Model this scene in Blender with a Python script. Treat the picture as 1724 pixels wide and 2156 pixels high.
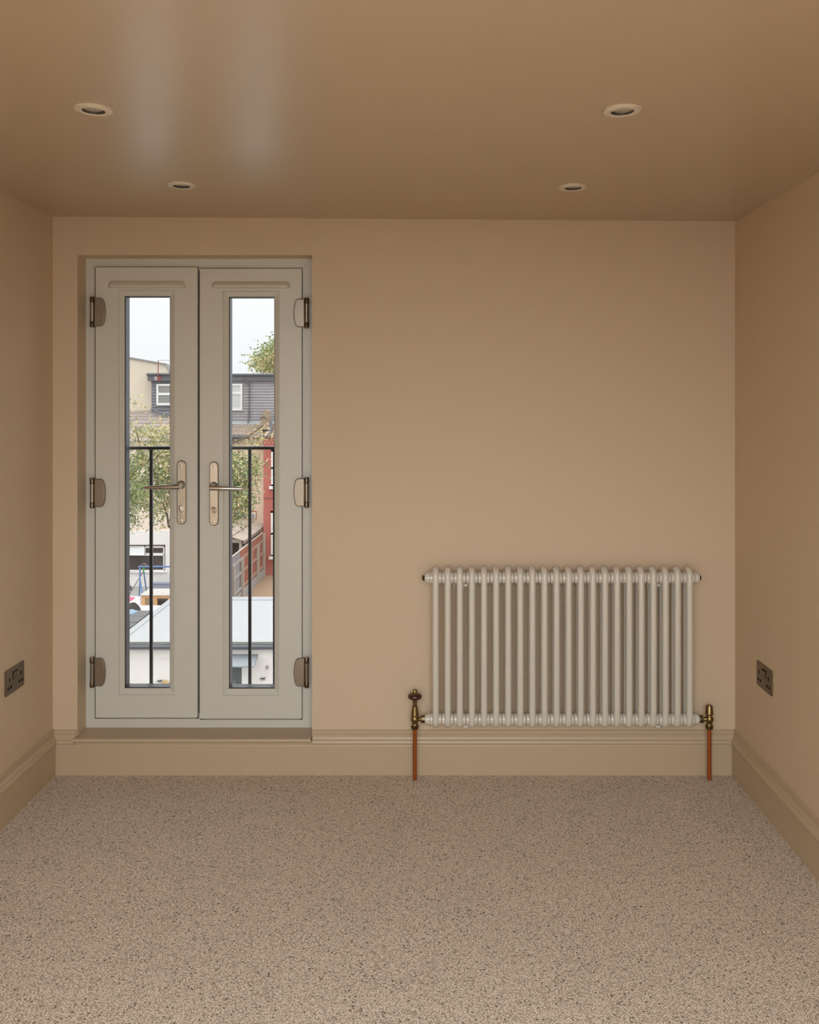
import bpy, math, random
from mathutils import Vector, Matrix

for o in list(bpy.data.objects):
    bpy.data.objects.remove(o, do_unlink=True)
SC = bpy.context.scene
COL = SC.collection
PI = math.pi

# ------------------------------------------------------------------ camera
F = 2000.0            # focal length in pixels of the 1724 x 2156 frame
VX, VY = 900.0, 846.0  # where the optical axis meets the frame (shift lens)
D = 3.6               # camera to back wall
CZ = 1.409            # camera height above the carpet
cam = bpy.data.cameras.new('camera')
cam.sensor_fit = 'HORIZONTAL'
cam.sensor_width = 36.0
cam.lens = 36.0 * F / 1724.0
cam.shift_x = -(VX - 862.0) / 1724.0
cam.shift_y = -(1078.0 - VY) / 1724.0
cam.clip_start = 0.05
cam.clip_end = 400
camo = bpy.data.objects.new('camera', cam)
camo.location = (0, -D, CZ)
camo.rotation_euler = (PI / 2, 0, 0)
COL.objects.link(camo)
SC.camera = camo

# ------------------------------------------------------------------ sky (bright overcast), exposure
GLASS_T = 0.158  # tint added to the door glass to dim the view outside
world = bpy.data.worlds.new('overcast_sky')
SC.world = world
world.use_nodes = True
nt = world.node_tree
nt.nodes.clear()
wout = nt.nodes.new('ShaderNodeOutputWorld')
wbg = nt.nodes.new('ShaderNodeBackground')
wtc = nt.nodes.new('ShaderNodeTexCoord')
wsep = nt.nodes.new('ShaderNodeSeparateXYZ')
wmax = nt.nodes.new('ShaderNodeMath'); wmax.operation = 'MAXIMUM'; wmax.inputs[1].default_value = 0.0
wpow = nt.nodes.new('ShaderNodeMath'); wpow.operation = 'POWER'; wpow.inputs[1].default_value = 1.5
wmul = nt.nodes.new('ShaderNodeMath'); wmul.operation = 'MULTIPLY_ADD'
wmul.inputs[1].default_value = 2.0; wmul.inputs[2].default_value = 1.0   # overcast: zenith three times the horizon
nt.links.new(wtc.outputs['Generated'], wsep.inputs[0])
nt.links.new(wsep.outputs['Z'], wmax.inputs[0])
nt.links.new(wmax.outputs[0], wpow.inputs[0])
nt.links.new(wpow.outputs[0], wmul.inputs[0])
wbg.inputs['Color'].default_value = (0.93, 0.98, 1.03, 1)
nt.links.new(wmul.outputs[0], wbg.inputs['Strength'])
nt.links.new(wbg.outputs[0], wout.inputs[0])
SC.view_settings.view_transform = 'Standard'
SC.view_settings.look = 'None'
SC.view_settings.gamma = 1.0
SC.view_settings.use_curve_mapping = False
SC.view_settings.exposure = 2.64
SC.cycles.max_bounces = 14
SC.cycles.diffuse_bounces = 7
SC.cycles.glossy_bounces = 4
SC.cycles.transmission_bounces = 6
SC.cycles.transparent_max_bounces = 12
SC.cycles.adaptive_threshold = 0.02
SC.cycles.caustics_reflective = False
SC.cycles.caustics_refractive = False


def portal(name, loc, rot, sx, sy):
    l = bpy.data.lights.new(name, 'AREA')
    l.shape = 'RECTANGLE'
    l.size, l.size_y = sx, sy
    l.cycles.is_portal = True
    o = bpy.data.objects.new(name, l)
    o.location = loc
    o.rotation_euler = rot
    COL.objects.link(o)


# rooflights in the front roof slope behind the camera
SL_Y0, SL_Z0, SL_Y1, SL_Z1 = -3.42, 2.10, -5.02, 0.50
SL_L = math.hypot(SL_Y1 - SL_Y0, SL_Z1 - SL_Z0)
ROOFLIGHTS = [(-1.12, -0.12), (-0.04, 0.96)]
RT0, RT1 = 0.05, 0.95       # part of the slope that the rooflights take


def slope(t, off=0.0):
    n = 0.70710678 * off
    return (SL_Y0 + (SL_Y1 - SL_Y0) * t - n, SL_Z0 + (SL_Z1 - SL_Z0) * t + n)


for (xa, xb) in ROOFLIGHTS:
    ya, za = slope((RT0 + RT1) / 2, 0.12)
    portal('rooflight_daylight', ((xa + xb) / 2, ya, za), (math.radians(45), 0, 0), xb - xa, SL_L * (RT1 - RT0))
portal('door_daylight', (-0.88, 0.17, 1.05), (math.radians(-90), 0, 0), 0.8, 1.6)


# ------------------------------------------------------------------ materials
def srgb(r, g, b):
    def c(v):
        v /= 255.0
        return v / 12.92 if v <= 0.04045 else ((v + 0.055) / 1.055) ** 2.4
    return (c(r), c(g), c(b))


def mat(name, col, rough=0.6, metal=0.0, var=0.0, vscale=8.0, bump=0.0, bscale=200.0, spec=0.5, coat=0.0):
    m = bpy.data.materials.new(name)
    m.use_nodes = True
    nt = m.node_tree
    b = nt.nodes['Principled BSDF']
    b.inputs['Base Color'].default_value = (*col, 1)
    b.inputs['Roughness'].default_value = rough
    b.inputs['Metallic'].default_value = metal
    b.inputs['Specular IOR Level'].default_value = spec
    b.inputs['Coat Weight'].default_value = coat
    tc = None
    if var > 0 or bump > 0:
        tc = nt.nodes.new('ShaderNodeTexCoord')
    if var > 0:
        n = nt.nodes.new('ShaderNodeTexNoise')
        n.inputs['Scale'].default_value = vscale
        n.inputs['Detail'].default_value = 4
        nt.links.new(tc.outputs['Object'], n.inputs['Vector'])
        mx = nt.nodes.new('ShaderNodeMix'); mx.data_type = 'RGBA'
        mx.inputs[6].default_value = (*[c * (1 - var) for c in col], 1)
        mx.inputs[7].default_value = (*[min(1, c * (1 + var)) for c in col], 1)
        nt.links.new(n.outputs['Fac'], mx.inputs[0])
        nt.links.new(mx.outputs[2], b.inputs['Base Color'])
    if bump > 0:
        n2 = nt.nodes.new('ShaderNodeTexNoise')
        n2.inputs['Scale'].default_value = bscale
        n2.inputs['Detail'].default_value = 3
        nt.links.new(tc.outputs['Object'], n2.inputs['Vector'])
        bp = nt.nodes.new('ShaderNodeBump')
        bp.inputs['Strength'].default_value = bump
        bp.inputs['Distance'].default_value = 0.002
        nt.links.new(n2.outputs['Fac'], bp.inputs['Height'])
        nt.links.new(bp.outputs[0], b.inputs['Normal'])
    return m


def brick_mat(name, c1, c2, mortar, bw=0.225, bh=0.075):
    m = mat(name, c1, 0.9)
    nt = m.node_tree
    b = nt.nodes['Principled BSDF']
    tc = nt.nodes.new('ShaderNodeTexCoord')
    mp = nt.nodes.new('ShaderNodeMapping')
    mp.inputs['Rotation'].default_value = (PI / 2, 0, 0)
    br = nt.nodes.new('ShaderNodeTexBrick')
    br.inputs['Scale'].default_value = 1.0
    br.inputs['Brick Width'].default_value = bw
    br.inputs['Row Height'].default_value = bh
    br.inputs['Mortar Size'].default_value = 0.008
    br.inputs['Color1'].default_value = (*c1, 1)
    br.inputs['Color2'].default_value = (*c2, 1)
    br.inputs['Mortar'].default_value = (*mortar, 1)
    nt.links.new(tc.outputs['Object'], mp.inputs[0])
    nt.links.new(mp.outputs[0], br.inputs['Vector'])
    nt.links.new(br.outputs['Color'], b.inputs['Base Color'])
    return m


def glass_mat(name, t):
    m = bpy.data.materials.new(name)
    m.use_nodes = True
    nt = m.node_tree
    nt.nodes.clear()
    out = nt.nodes.new('ShaderNodeOutputMaterial')
    tr = nt.nodes.new('ShaderNodeBsdfTransparent')
    v = math.sqrt(t)
    tr.inputs[0].default_value = (v * 1.015, v, v * 0.985, 1)
    gl = nt.nodes.new('ShaderNodeBsdfGlossy')
    gl.inputs['Roughness'].default_value = 0.0
    gl.inputs['Color'].default_value = (0.9, 0.95, 0.95, 1)
    fr = nt.nodes.new('ShaderNodeFresnel')
    fr.inputs['IOR'].default_value = 1.3
    mx = nt.nodes.new('ShaderNodeMixShader')
    nt.links.new(fr.outputs[0], mx.inputs[0])
    nt.links.new(tr.outputs[0], mx.inputs[1])
    nt.links.new(gl.outputs[0], mx.inputs[2])
    nt.links.new(mx.outputs[0], out.inputs[0])
    return m


def carpet_mat():
    m = mat('wool_loop_carpet', (0.4, 0.3, 0.22), 0.95, spec=0.1)
    nt = m.node_tree
    b = nt.nodes['Principled BSDF']
    b.inputs['Sheen Weight'].default_value = 0.15
    tc = nt.nodes.new('ShaderNodeTexCoord')
    mp = nt.nodes.new('ShaderNodeMapping')
    mp.inputs['Rotation'].default_value = (0, 0, math.radians(38))
    nt.links.new(tc.outputs['Object'], mp.inputs[0])
    vo = nt.nodes.new('ShaderNodeTexVoronoi')
    vo.inputs['Scale'].default_value = 190.0
    vo.inputs['Randomness'].default_value = 0.45
    nt.links.new(mp.outputs[0], vo.inputs['Vector'])
    sep = nt.nodes.new('ShaderNodeSeparateColor')
    nt.links.new(vo.outputs['Color'], sep.inputs[0])
    ramp = nt.nodes.new('ShaderNodeValToRGB')   # colour of each loop of yarn
    e = ramp.color_ramp.elements
    e[0].position = 0.0; e[0].color = (*CARPET_DARK, 1)
    e[1].position = 1.0; e[1].color = (*CARPET_LIGHT, 1)
    k = e.new(0.018); k.color = (*CARPET_DARK, 1)
    k = e.new(0.03); k.color = (*CARPET_MID, 1)
    nt.links.new(sep.outputs[0], ramp.inputs[0])
    # shade between the loops, painted into the colour
    mr = nt.nodes.new('ShaderNodeMapRange')
    mr.inputs['From Min'].default_value = 0.36
    mr.inputs['From Max'].default_value = 0.62
    nt.links.new(vo.outputs['Distance'], mr.inputs['Value'])
    mx = nt.nodes.new('ShaderNodeMix'); mx.data_type = 'RGBA'
    mx.inputs[7].default_value = (*CARPET_GAP_SHADE, 1)
    nt.links.new(mr.outputs[0], mx.inputs[0])
    nt.links.new(ramp.outputs[0], mx.inputs[6])
    nz = nt.nodes.new('ShaderNodeTexNoise')
    nz.inputs['Scale'].default_value = 3.0
    nt.links.new(tc.outputs['Object'], nz.inputs['Vector'])
    mr2 = nt.nodes.new('ShaderNodeMapRange')
    mr2.inputs['To Min'].default_value = 0.93
    mr2.inputs['To Max'].default_value = 1.07
    nt.links.new(nz.outputs['Fac'], mr2.inputs['Value'])
    mx2 = nt.nodes.new('ShaderNodeMix'); mx2.data_type = 'RGBA'; mx2.blend_type = 'MULTIPLY'
    mx2.inputs[0].default_value = 1.0
    nt.links.new(mx.outputs[2], mx2.inputs[6])
    nt.links.new(mr2.outputs[0], mx2.inputs[7])
    nt.links.new(mx2.outputs[2], b.inputs['Base Color'])
    inv = nt.nodes.new('ShaderNodeMath'); inv.operation = 'SUBTRACT'; inv.inputs[0].default_value = 1.0
    nt.links.new(vo.outputs['Distance'], inv.inputs[1])
    bp = nt.nodes.new('ShaderNodeBump')
    bp.inputs['Strength'].default_value = 0.5
    bp.inputs['Distance'].default_value = 0.003
    nt.links.new(inv.outputs[0], bp.inputs['Height'])
    nt.links.new(bp.outputs[0], b.inputs['Normal'])
    return m


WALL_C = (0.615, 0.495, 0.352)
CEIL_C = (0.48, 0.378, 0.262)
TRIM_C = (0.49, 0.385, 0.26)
CARPET_LIGHT, CARPET_MID = (0.82, 0.725, 0.605), (0.64, 0.555, 0.45)
CARPET_DARK, CARPET_GAP_SHADE = (0.13, 0.10, 0.08), (0.30, 0.24, 0.18)
M = {}
M['wall'] = mat('plaster_pink_paint', WALL_C, 0.55, bump=0.04, bscale=350, spec=0.35)
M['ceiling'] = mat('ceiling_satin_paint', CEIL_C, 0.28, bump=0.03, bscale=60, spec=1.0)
M['trim'] = mat('taupe_satin_paint', TRIM_C, 0.38, bump=0.05, bscale=90)
M['carpet'] = carpet_mat()
M['upvc'] = mat('white_upvc', (0.62, 0.62, 0.565), 0.33, spec=0.5)
M['bead'] = mat('white_upvc_bead', (0.63, 0.63, 0.575), 0.28)
M['vent'] = mat('cream_vent_plastic', (0.63, 0.60, 0.53), 0.45)
M['gasket'] = mat('black_rubber_gasket', (0.02, 0.02, 0.022), 0.6)
M['seal_gapshade'] = mat('grey_seal_and_gap_shade', (0.19, 0.17, 0.14), 0.7)  # meeting seal, and the painted shadow line around each leaf
M['spacer'] = mat('grey_aluminium_spacer', (0.055, 0.058, 0.065), 0.35)
M['glass'] = glass_mat('tinted_glazing', GLASS_T)
M['hinge'] = mat('brushed_bronze_hinge', (0.31, 0.265, 0.21), 0.36, 0.9, bump=0.05, bscale=900)
M['hinge_pin'] = mat('dark_bronze_barrel', (0.16, 0.12, 0.08), 0.25, 1.0)
M['nickel'] = mat('satin_nickel', (0.60, 0.575, 0.53), 0.2, 1.0)
M['chrome'] = mat('polished_chrome', (0.85, 0.84, 0.82), 0.06, 1.0)
M['radiator'] = mat('white_enamel', (0.66, 0.635, 0.565), 0.25, coat=0.25)
M['brass'] = mat('antique_brass', (0.25, 0.175, 0.075), 0.32, 1.0, var=0.25, vscale=40)
M['brass_dark'] = mat('dark_antique_brass', (0.13, 0.095, 0.05), 0.32, 1.0, var=0.2, vscale=60)
M['wood_knob'] = mat('varnished_mahogany', (0.045, 0.010, 0.008), 0.22, coat=0.6)
M['copper'] = mat('copper_pipe', (0.44, 0.13, 0.032), 0.4, 0.8, var=0.25, vscale=18)
M['socket'] = mat('bronze_socket_plate', (0.17, 0.125, 0.085), 0.30, 0.9)
M['black'] = mat('black_plastic', (0.006, 0.005, 0.004), 0.7, spec=0.2)
M['lightring'] = mat('white_painted_metal', (0.64, 0.57, 0.47), 0.4)
M['lamp'] = mat('dim_lamp_lens', (0.46, 0.43, 0.40), 0.2)
M['lampdark'] = mat('dark_lamp_well', (0.05, 0.045, 0.04), 0.4)
M['balcony'] = mat('charcoal_powder_coat', (0.085, 0.083, 0.088), 0.4)
M['clear'] = mat('translucent_clip', (0.75, 0.73, 0.68), 0.2)
# outdoors
M['membrane'] = mat('pale_roof_membrane', (0.405, 0.41, 0.41), 0.6, var=0.05, vscale=3)
M['kerb'] = mat('grey_roof_kerb', (0.37, 0.385, 0.39), 0.6)
M['gutter'] = mat('dark_grey_gutter', (0.13, 0.135, 0.15), 0.5)
M['trimpale'] = mat('pale_drip_trim', (0.30, 0.30, 0.26), 0.6)
M['white_render'] = mat('white_render', (0.86, 0.82, 0.77), 0.9, var=0.03, vscale=1.5)
M['canopy'] = mat('blue_grey_canopy', (0.27, 0.30, 0.315), 0.6)
M['dooglass'] = mat('grey_green_door_panel', (0.115, 0.135, 0.13), 0.35)
M['pale_mark'] = mat('pale_etched_mark', (0.36, 0.40, 0.40), 0.6)
M['ochre'] = mat('ochre_ceramic', (0.62, 0.45, 0.20), 0.5)
M['iron'] = mat('dark_iron', (0.10, 0.10, 0.10), 0.6)
M['felt'] = mat('grey_roof_felt', (0.15, 0.145, 0.145), 0.9, var=0.12, vscale=4)
M['concrete'] = mat('pale_concrete', (0.36, 0.35, 0.335), 0.95, var=0.08, vscale=1.5)
M['asphalt'] = mat('dark_asphalt', (0.06, 0.06, 0.062), 0.95, var=0.15, vscale=2)
M['sand'] = mat('sandy_gravel', (0.36, 0.25, 0.155), 0.95, var=0.35, vscale=14, bump=0.4, bscale=30)
M['brick'] = brick_mat('peach_brick', (0.82, 0.66, 0.54), (0.87, 0.72, 0.60), (0.87, 0.78, 0.68))
M['creambrick'] = brick_mat('cream_brick', (0.85, 0.72, 0.54), (0.90, 0.78, 0.61), (0.88, 0.79, 0.66))
M['beige_render'] = mat('beige_weathered_render', (0.74, 0.655, 0.525), 0.95, var=0.14, vscale=1.1)
M['coping'] = mat('grey_coping', (0.30, 0.29, 0.27), 0.9)
M['slate'] = mat('mauve_grey_cladding', (0.39, 0.37, 0.38), 0.7, var=0.08, vscale=3)
M['slate_dark'] = mat('dark_grey_cladding', (0.22, 0.222, 0.24), 0.7, var=0.1, vscale=3)
M['fascia'] = mat('charcoal_fascia', (0.155, 0.16, 0.175), 0.6)
M['lead'] = mat('grey_lead_flashing', (0.22, 0.23, 0.24), 0.6)
M['rolled'] = mat('pale_rolled_edge', (0.42, 0.43, 0.44), 0.6)
M['rooftile'] = mat('brown_roof_tile', (0.38, 0.30, 0.235), 0.9, var=0.15, vscale=6)
M['rooftile2'] = mat('mauve_brown_roof_tile', (0.36, 0.30, 0.275), 0.9, var=0.15, vscale=5)
M['stone'] = mat('sandstone_cap', (0.38, 0.29, 0.20), 0.9, var=0.15, vscale=6)
M['red_wall'] = mat('red_masonry_paint', (0.50, 0.155, 0.125), 0.8, var=0.12, vscale=1.0)
M['whitewin'] = mat('white_window_plastic', (0.88, 0.87, 0.85), 0.5)
M['pane_grey'] = mat('grey_green_window_pane', (0.30, 0.31, 0.27), 0.15)
M['pane_dark'] = mat('dark_window_pane', (0.075, 0.06, 0.055), 0.08, var=0.5, vscale=5)
M['pane_net'] = mat('net_curtained_pane', (0.62, 0.65, 0.64), 0.3)
M['brownreveal'] = mat('brown_window_reveal', (0.24, 0.19, 0.16), 0.8)
M['redframe'] = mat('brick_red_trim', (0.30, 0.07, 0.05), 0.7)
M['greywood'] = mat('weathered_grey_fence', (0.33, 0.315, 0.33), 0.9, var=0.15, vscale=8)
M['redwood'] = mat('red_brown_fence', (0.38, 0.155, 0.11), 0.9, var=0.2, vscale=8)
M['postwood'] = mat('pale_fence_post', (0.44, 0.395, 0.335), 0.9, var=0.1, vscale=6)
M['greyrail'] = mat('grey_fence_rail', (0.36, 0.335, 0.32), 0.9)
M['brownrail'] = mat('brown_fence_rail', (0.37, 0.24, 0.19), 0.9)
M['shedfelt'] = mat('tan_roof_felt', (0.43, 0.365, 0.30), 0.95, var=0.06, vscale=3)
M['shedwood'] = mat('pale_shed_timber', (0.50, 0.46, 0.38), 0.9)
M['shedshade'] = mat('painted_shed_shade', (0.07, 0.045, 0.035), 0.9)
M['pine'] = mat('orange_pine', (0.72, 0.42, 0.20), 0.7, var=0.1, vscale=5)
M['whitetop'] = mat('white_laminate', (0.55, 0.52, 0.47), 0.6)
M['bluepaint'] = mat('blue_painted_steel', (0.12, 0.22, 0.42), 0.5)
M['bluegrey'] = mat('blue_grey_panel', (0.33, 0.35, 0.42), 0.8)
M['greenrope'] = mat('green_rope', (0.16, 0.36, 0.14), 0.9)
M['pinkcloth'] = mat('pink_cloth', (0.55, 0.12, 0.20), 0.9)
M['bluecloth'] = mat('pale_blue_sheet', (0.28, 0.38, 0.46), 0.8)
M['darkbag'] = mat('dark_brown_bag', (0.04, 0.035, 0.035), 0.8)
M['bark'] = mat('grey_brown_bark', (0.16, 0.12, 0.09), 0.95, var=0.2, vscale=10)
for k_, c_ in (('leaf_green', (0.30, 0.36, 0.15)), ('leaf_yellow', (0.62, 0.58, 0.28)),
               ('leaf_peach', (0.72, 0.54, 0.36)), ('leaf_dark', (0.17, 0.22, 0.09)),
               ('leaf_grey', (0.33, 0.41, 0.26))):
    M[k_] = mat(k_, c_, 0.7, spec=0.3)


# ------------------------------------------------------------------ mesh helpers
class MB:
    def __init__(self):
        self.v, self.f, self.m = [], [], []

    def add(self, vs, fs, mi=0):
        o = len(self.v)
        self.v += [tuple(p) for p in vs]
        self.f += [tuple(i + o for i in q) for q in fs]
        self.m += [mi] * len(fs)
        return self

    def box(self, x0, x1, y0, y1, z0, z1, mi=0):
        return self.add([(x0, y0, z0), (x1, y0, z0), (x1, y1, z0), (x0, y1, z0),
                         (x0, y0, z1), (x1, y0, z1), (x1, y1, z1), (x0, y1, z1)],
                        [(0, 3, 2, 1), (4, 5, 6, 7), (0, 1, 5, 4), (1, 2, 6, 5), (2, 3, 7, 6), (3, 0, 4, 7)], mi)

    def hexa(self, a, b, mi=0):
        """two quads a and b (4 points each, same order) joined to a solid"""
        return self.add(list(a) + list(b), [(0, 3, 2, 1), (4, 5, 6, 7), (0, 1, 5, 4), (1, 2, 6, 5), (2, 3, 7, 6), (3, 0, 4, 7)], mi)

    def prism(self, pts, axis, a, b, mi=0):
        """closed 2D outline pts swept along an axis from a to b; axis 'x': pts=(y,z), 'y': (x,z), 'z': (x,y)"""
        def mk(p, t):
            return {'x': (t, p[0], p[1]), 'y': (p[0], t, p[1]), 'z': (p[0], p[1], t)}[axis]
        n = len(pts)
        vs = [mk(p, a) for p in pts] + [mk(p, b) for p in pts]
        fs = [tuple(range(n))[::-1], tuple(range(n, 2 * n))]
        fs += [(i, (i + 1) % n, n + (i + 1) % n, n + i) for i in range(n)]
        return self.add(vs, fs, mi)

    def lathe(self, prof, c, axis='z', n=24, mi=0, caps=True):
        """prof = [(radius, height)]; revolve about the axis through c"""
        cx, cy, cz = c
        vs, fs = [], []
        for r, h in prof:
            for i in range(n):
                a = 2 * PI * i / n
                u, w = r * math.cos(a), r * math.sin(a)
                vs.append({'z': (cx + u, cy + w, cz + h), 'x': (cx + h, cy + u, cz + w), 'y': (cx + u, cy + h, cz + w)}[axis])
        k = len(prof)
        for j in range(k - 1):
            for i in range(n):
                fs.append((j * n + i, j * n + (i + 1) % n, (j + 1) * n + (i + 1) % n, (j + 1) * n + i))
        if caps:
            fs.append(tuple(range(n))[::-1])
            fs.append(tuple(range((k - 1) * n, k * n)))
        return self.add(vs, fs, mi)

    def tube(self, path, rad, n=12, mi=0, closed=False):
        path = [Vector(p) for p in path]
        k = len(path)
        rr = rad if isinstance(rad, (list, tuple)) else [rad] * k
        vs, fs = [], []
        up = None
        for i, p in enumerate(path):
            if closed:
                t = path[(i + 1) % k] - path[i - 1]
            else:
                t = path[min(i + 1, k - 1)] - path[max(i - 1, 0)]
            t.normalize()
            if up is None:
                up = Vector((0, 0, 1)) if abs(t.z) < 0.9 else Vector((1, 0, 0))
            u = t.cross(up); u.normalize()
            w = u.cross(t); w.normalize()
            up = w
            for j in range(n):
                a = 2 * PI * j / n
                vs.append(p + (u * math.cos(a) + w * math.sin(a)) * rr[i])
        m = k if closed else k - 1
        for i in range(m):
            i2 = (i + 1) % k
            for j in range(n):
                fs.append((i * n + j, i * n + (j + 1) % n, i2 * n + (j + 1) % n, i2 * n + j))
        if not closed:
            fs.append(tuple(range(n))[::-1])
            fs.append(tuple(range((k - 1) * n, k * n)))
        return self.add(vs, fs, mi)

    def mesh(self, name, mats, smooth=False, angle=40):
        me = bpy.data.meshes.new(name)
        me.from_pydata(self.v, [], self.f)
        import bmesh
        bm = bmesh.new()
        bm.from_mesh(me)
        bmesh.ops.recalc_face_normals(bm, faces=bm.faces)
        bm.to_mesh(me)
        bm.free()
        for k in (mats if isinstance(mats, (list, tuple)) else [mats]):
            me.materials.append(M[k])
        me.polygons.foreach_set('material_index', self.m)
        if smooth:
            me.polygons.foreach_set('use_smooth', [True] * len(me.polygons))
            try:
                me.set_sharp_from_angle(angle=math.radians(angle))
            except Exception:
                pass
        me.update()
        return me

    def build(self, name, mats, parent=None, smooth=False, bevel=0.0, angle=40):
        o = bpy.data.objects.new(name, self.mesh(name, mats, smooth, angle))
        COL.objects.link(o)
        if parent is not None:
            o.parent = parent
        if bevel > 0:
            b = o.modifiers.new('bevel', 'BEVEL')
            b.width = bevel
            b.segments = 2
            b.limit_method = 'ANGLE'
            b.angle_limit = math.radians(35)
        return o


def empty(name, loc=(0, 0, 0)):
    o = bpy.data.objects.new(name, None)
    o.empty_display_size = 0.05
    COL.objects.link(o)
    return o


def tag(o, label=None, cat=None, group=None, kind=None):
    if label: o['label'] = label
    if cat: o['category'] = cat
    if group: o['group'] = group
    if kind: o['kind'] = kind
    return o


def inst(src, name, parent, loc=(0, 0, 0)):
    o = src.copy()
    o.name = name
    COL.objects.link(o)
    o.parent = parent
    o.location = loc
    return o


def P(px, py, d):
    """point seen at a pixel of the photograph, at distance d from the camera plane"""
    return Vector(((px - VX) * d / F, d - D, CZ - (py - VY) * d / F))


def X_(px, d): return (px - VX) * d / F
def Z_(py, d): return CZ - (py - VY) * d / F


def pbox(mb, x0, x1, y0, y1, d, thick, mi=0):
    """box whose front face, at distance d, spans the given extent"""
    return mb.box(X_(x0, d), X_(x1, d), d - D, d - D + thick, Z_(y1, d), Z_(y0, d), mi)


# ------------------------------------------------------------------ the room
XL, XR = -1.420, 1.165
YB = -5.02                      # knee wall behind the camera
OX0, OX1, OZ0, OZ1 = -1.3266, -0.4374, 0.125, 1.965   # door opening
WT = 0.26                       # outer wall thickness


def ceil_z(x): return 2.111 + (x - XL) / (XR - XL) * (2.093 - 2.111)


b = MB()
b.add([(XL - .1, YB - .1, 0), (XR + .1, YB - .1, 0), (XR + .1, WT, 0), (XL - .1, WT, 0)], [(0, 1, 2, 3)])
b.add([(XL - .1, YB - .1, -.2), (XR + .1, YB - .1, -.2), (XR + .1, WT, -.2), (XL - .1, WT, -.2)], [(0, 3, 2, 1)])
floor = tag(b.build('floor', 'carpet'), 'beige flecked loop-pile wool carpet', 'floor', kind='structure')

b = MB()
zt = 2.34
b.box(XL - .1, OX0, 0, WT, -.2, zt)
b.box(OX1, XR + .1, 0, WT, -.2, zt)
b.box(OX0, OX1, 0, WT, OZ1, zt)
b.box(OX0, OX1, 0, WT, -.2, OZ0)
tag(b.build('wall_back', 'wall'), 'plaster pink back wall with the double doors and radiator', 'wall', kind='structure')
tag(MB().box(XL - .15, XL, YB - .2, 0, -.2, zt).build('wall_left', 'wall'), 'plaster pink side wall beside the double doors', 'wall', kind='structure')
tag(MB().box(XR, XR + .15, YB - .2, 0, -.2, zt).build('wall_right', 'wall'), 'plaster pink side wall in shade beside the radiator', 'wall', kind='structure')
tag(MB().box(XL - .1, XR + .1, YB - .15, YB, -.2, SL_Z1 + .1).build('wall_front', 'wall'), 'low knee wall under the sloping ceiling', 'wall', kind='structure')

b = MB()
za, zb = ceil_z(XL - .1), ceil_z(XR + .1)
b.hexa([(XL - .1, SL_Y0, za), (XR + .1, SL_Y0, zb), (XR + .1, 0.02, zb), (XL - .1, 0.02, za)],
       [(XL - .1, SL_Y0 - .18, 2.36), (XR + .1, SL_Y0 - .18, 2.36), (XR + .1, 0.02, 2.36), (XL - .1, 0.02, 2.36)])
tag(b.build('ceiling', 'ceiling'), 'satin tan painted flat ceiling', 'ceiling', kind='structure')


def slope_box(mb, x0, x1, t0, t1, o0=0.0, o1=0.14):
    (ya, za), (yb, zb) = slope(t0, o0), slope(t1, o0)
    (yc, zc), (yd, zd) = slope(t0, o1), slope(t1, o1)
    mb.hexa([(x0, ya, za), (x1, ya, za), (x1, yb, zb), (x0, yb, zb)],
            [(x0, yc, zc), (x1, yc, zc), (x1, yd, zd), (x0, yd, zd)])


b = MB()
slope_box(b, XL - .1, XR + .1, -0.12, RT0)
slope_box(b, XL - .1, XR + .1, RT1, 1.08)
edges = [XL - .1] + [v for r in ROOFLIGHTS for v in r] + [XR + .1]
for i in range(0, len(edges), 2):
    slope_box(b, edges[i], edges[i + 1], RT0, RT1)
tag(b.build('ceiling_slope', 'ceiling'), 'sloping ceiling with two rooflights behind the camera', 'ceiling', kind='structure')
for i, (xa, xb) in enumerate(ROOFLIGHTS):
    wr = empty('window_%d' % (i + 1))
    tag(wr, ['white rooflight frame in the slope behind the camera, on the door side', 'white rooflight frame in the slope behind the camera, on the radiator side'][i], 'window', kind='structure')
    w = 0.035
    for (x0, x1, t0, t1) in ((xa, xb, RT0, RT0 + w / SL_L), (xa, xb, RT1 - w / SL_L, RT1), (xa, xa + w, RT0 + w / SL_L, RT1 - w / SL_L), (xb - w, xb, RT0 + w / SL_L, RT1 - w / SL_L)):
        bb = MB()
        slope_box(bb, x0, x1, t0, t1, .06, .14)
        bb.build('frame_bar', 'upvc', wr)

# skirting boards: profile (distance from wall, height)
SK = [(0, 0), (.018, 0), (.018, .1105), (.0165, .1135), (.0165, .1165), (.0215, .1180), (.0235, .1215), (.0235, .1260),
      (.0215, .1305), (.0175, .1335), (.0155, .1345), (.0150, .1385), (.0130, .1430), (.0095, .1475), (.0095, .1505),
      (.0065, .1515), (.0065, .1655), (.0045, .1670), (0, .1670)]
b = MB()
b.prism([(-p, z) for p, z in SK], 'x', XL, OX0 - .003)
b.prism([(-p, z) for p, z in SK], 'x', OX1 + .003, XR)
b.prism([(0, 0), (-.018, 0), (-.018, .1105), (-.0165, .1135), (-.0165, .128), (0, .128)], 'x', OX0 - .003, OX1 + .003)
tag(b.build('baseboard_back', 'trim', smooth=True, angle=25), 'moulded taupe skirting board below the radiator and door sill', 'skirting', kind='structure')
tag(MB().prism([(XL + p, z) for p, z in SK], 'y', YB, 0).build('baseboard_left', 'trim', smooth=True, angle=25), 'moulded taupe skirting board on the wall beside the doors', 'skirting', kind='structure')
tag(MB().prism([(XR - p, z) for p, z in SK], 'y', YB, 0).build('baseboard_right', 'trim', smooth=True, angle=25), 'moulded taupe skirting board on the shaded side wall', 'skirting', kind='structure')

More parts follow.
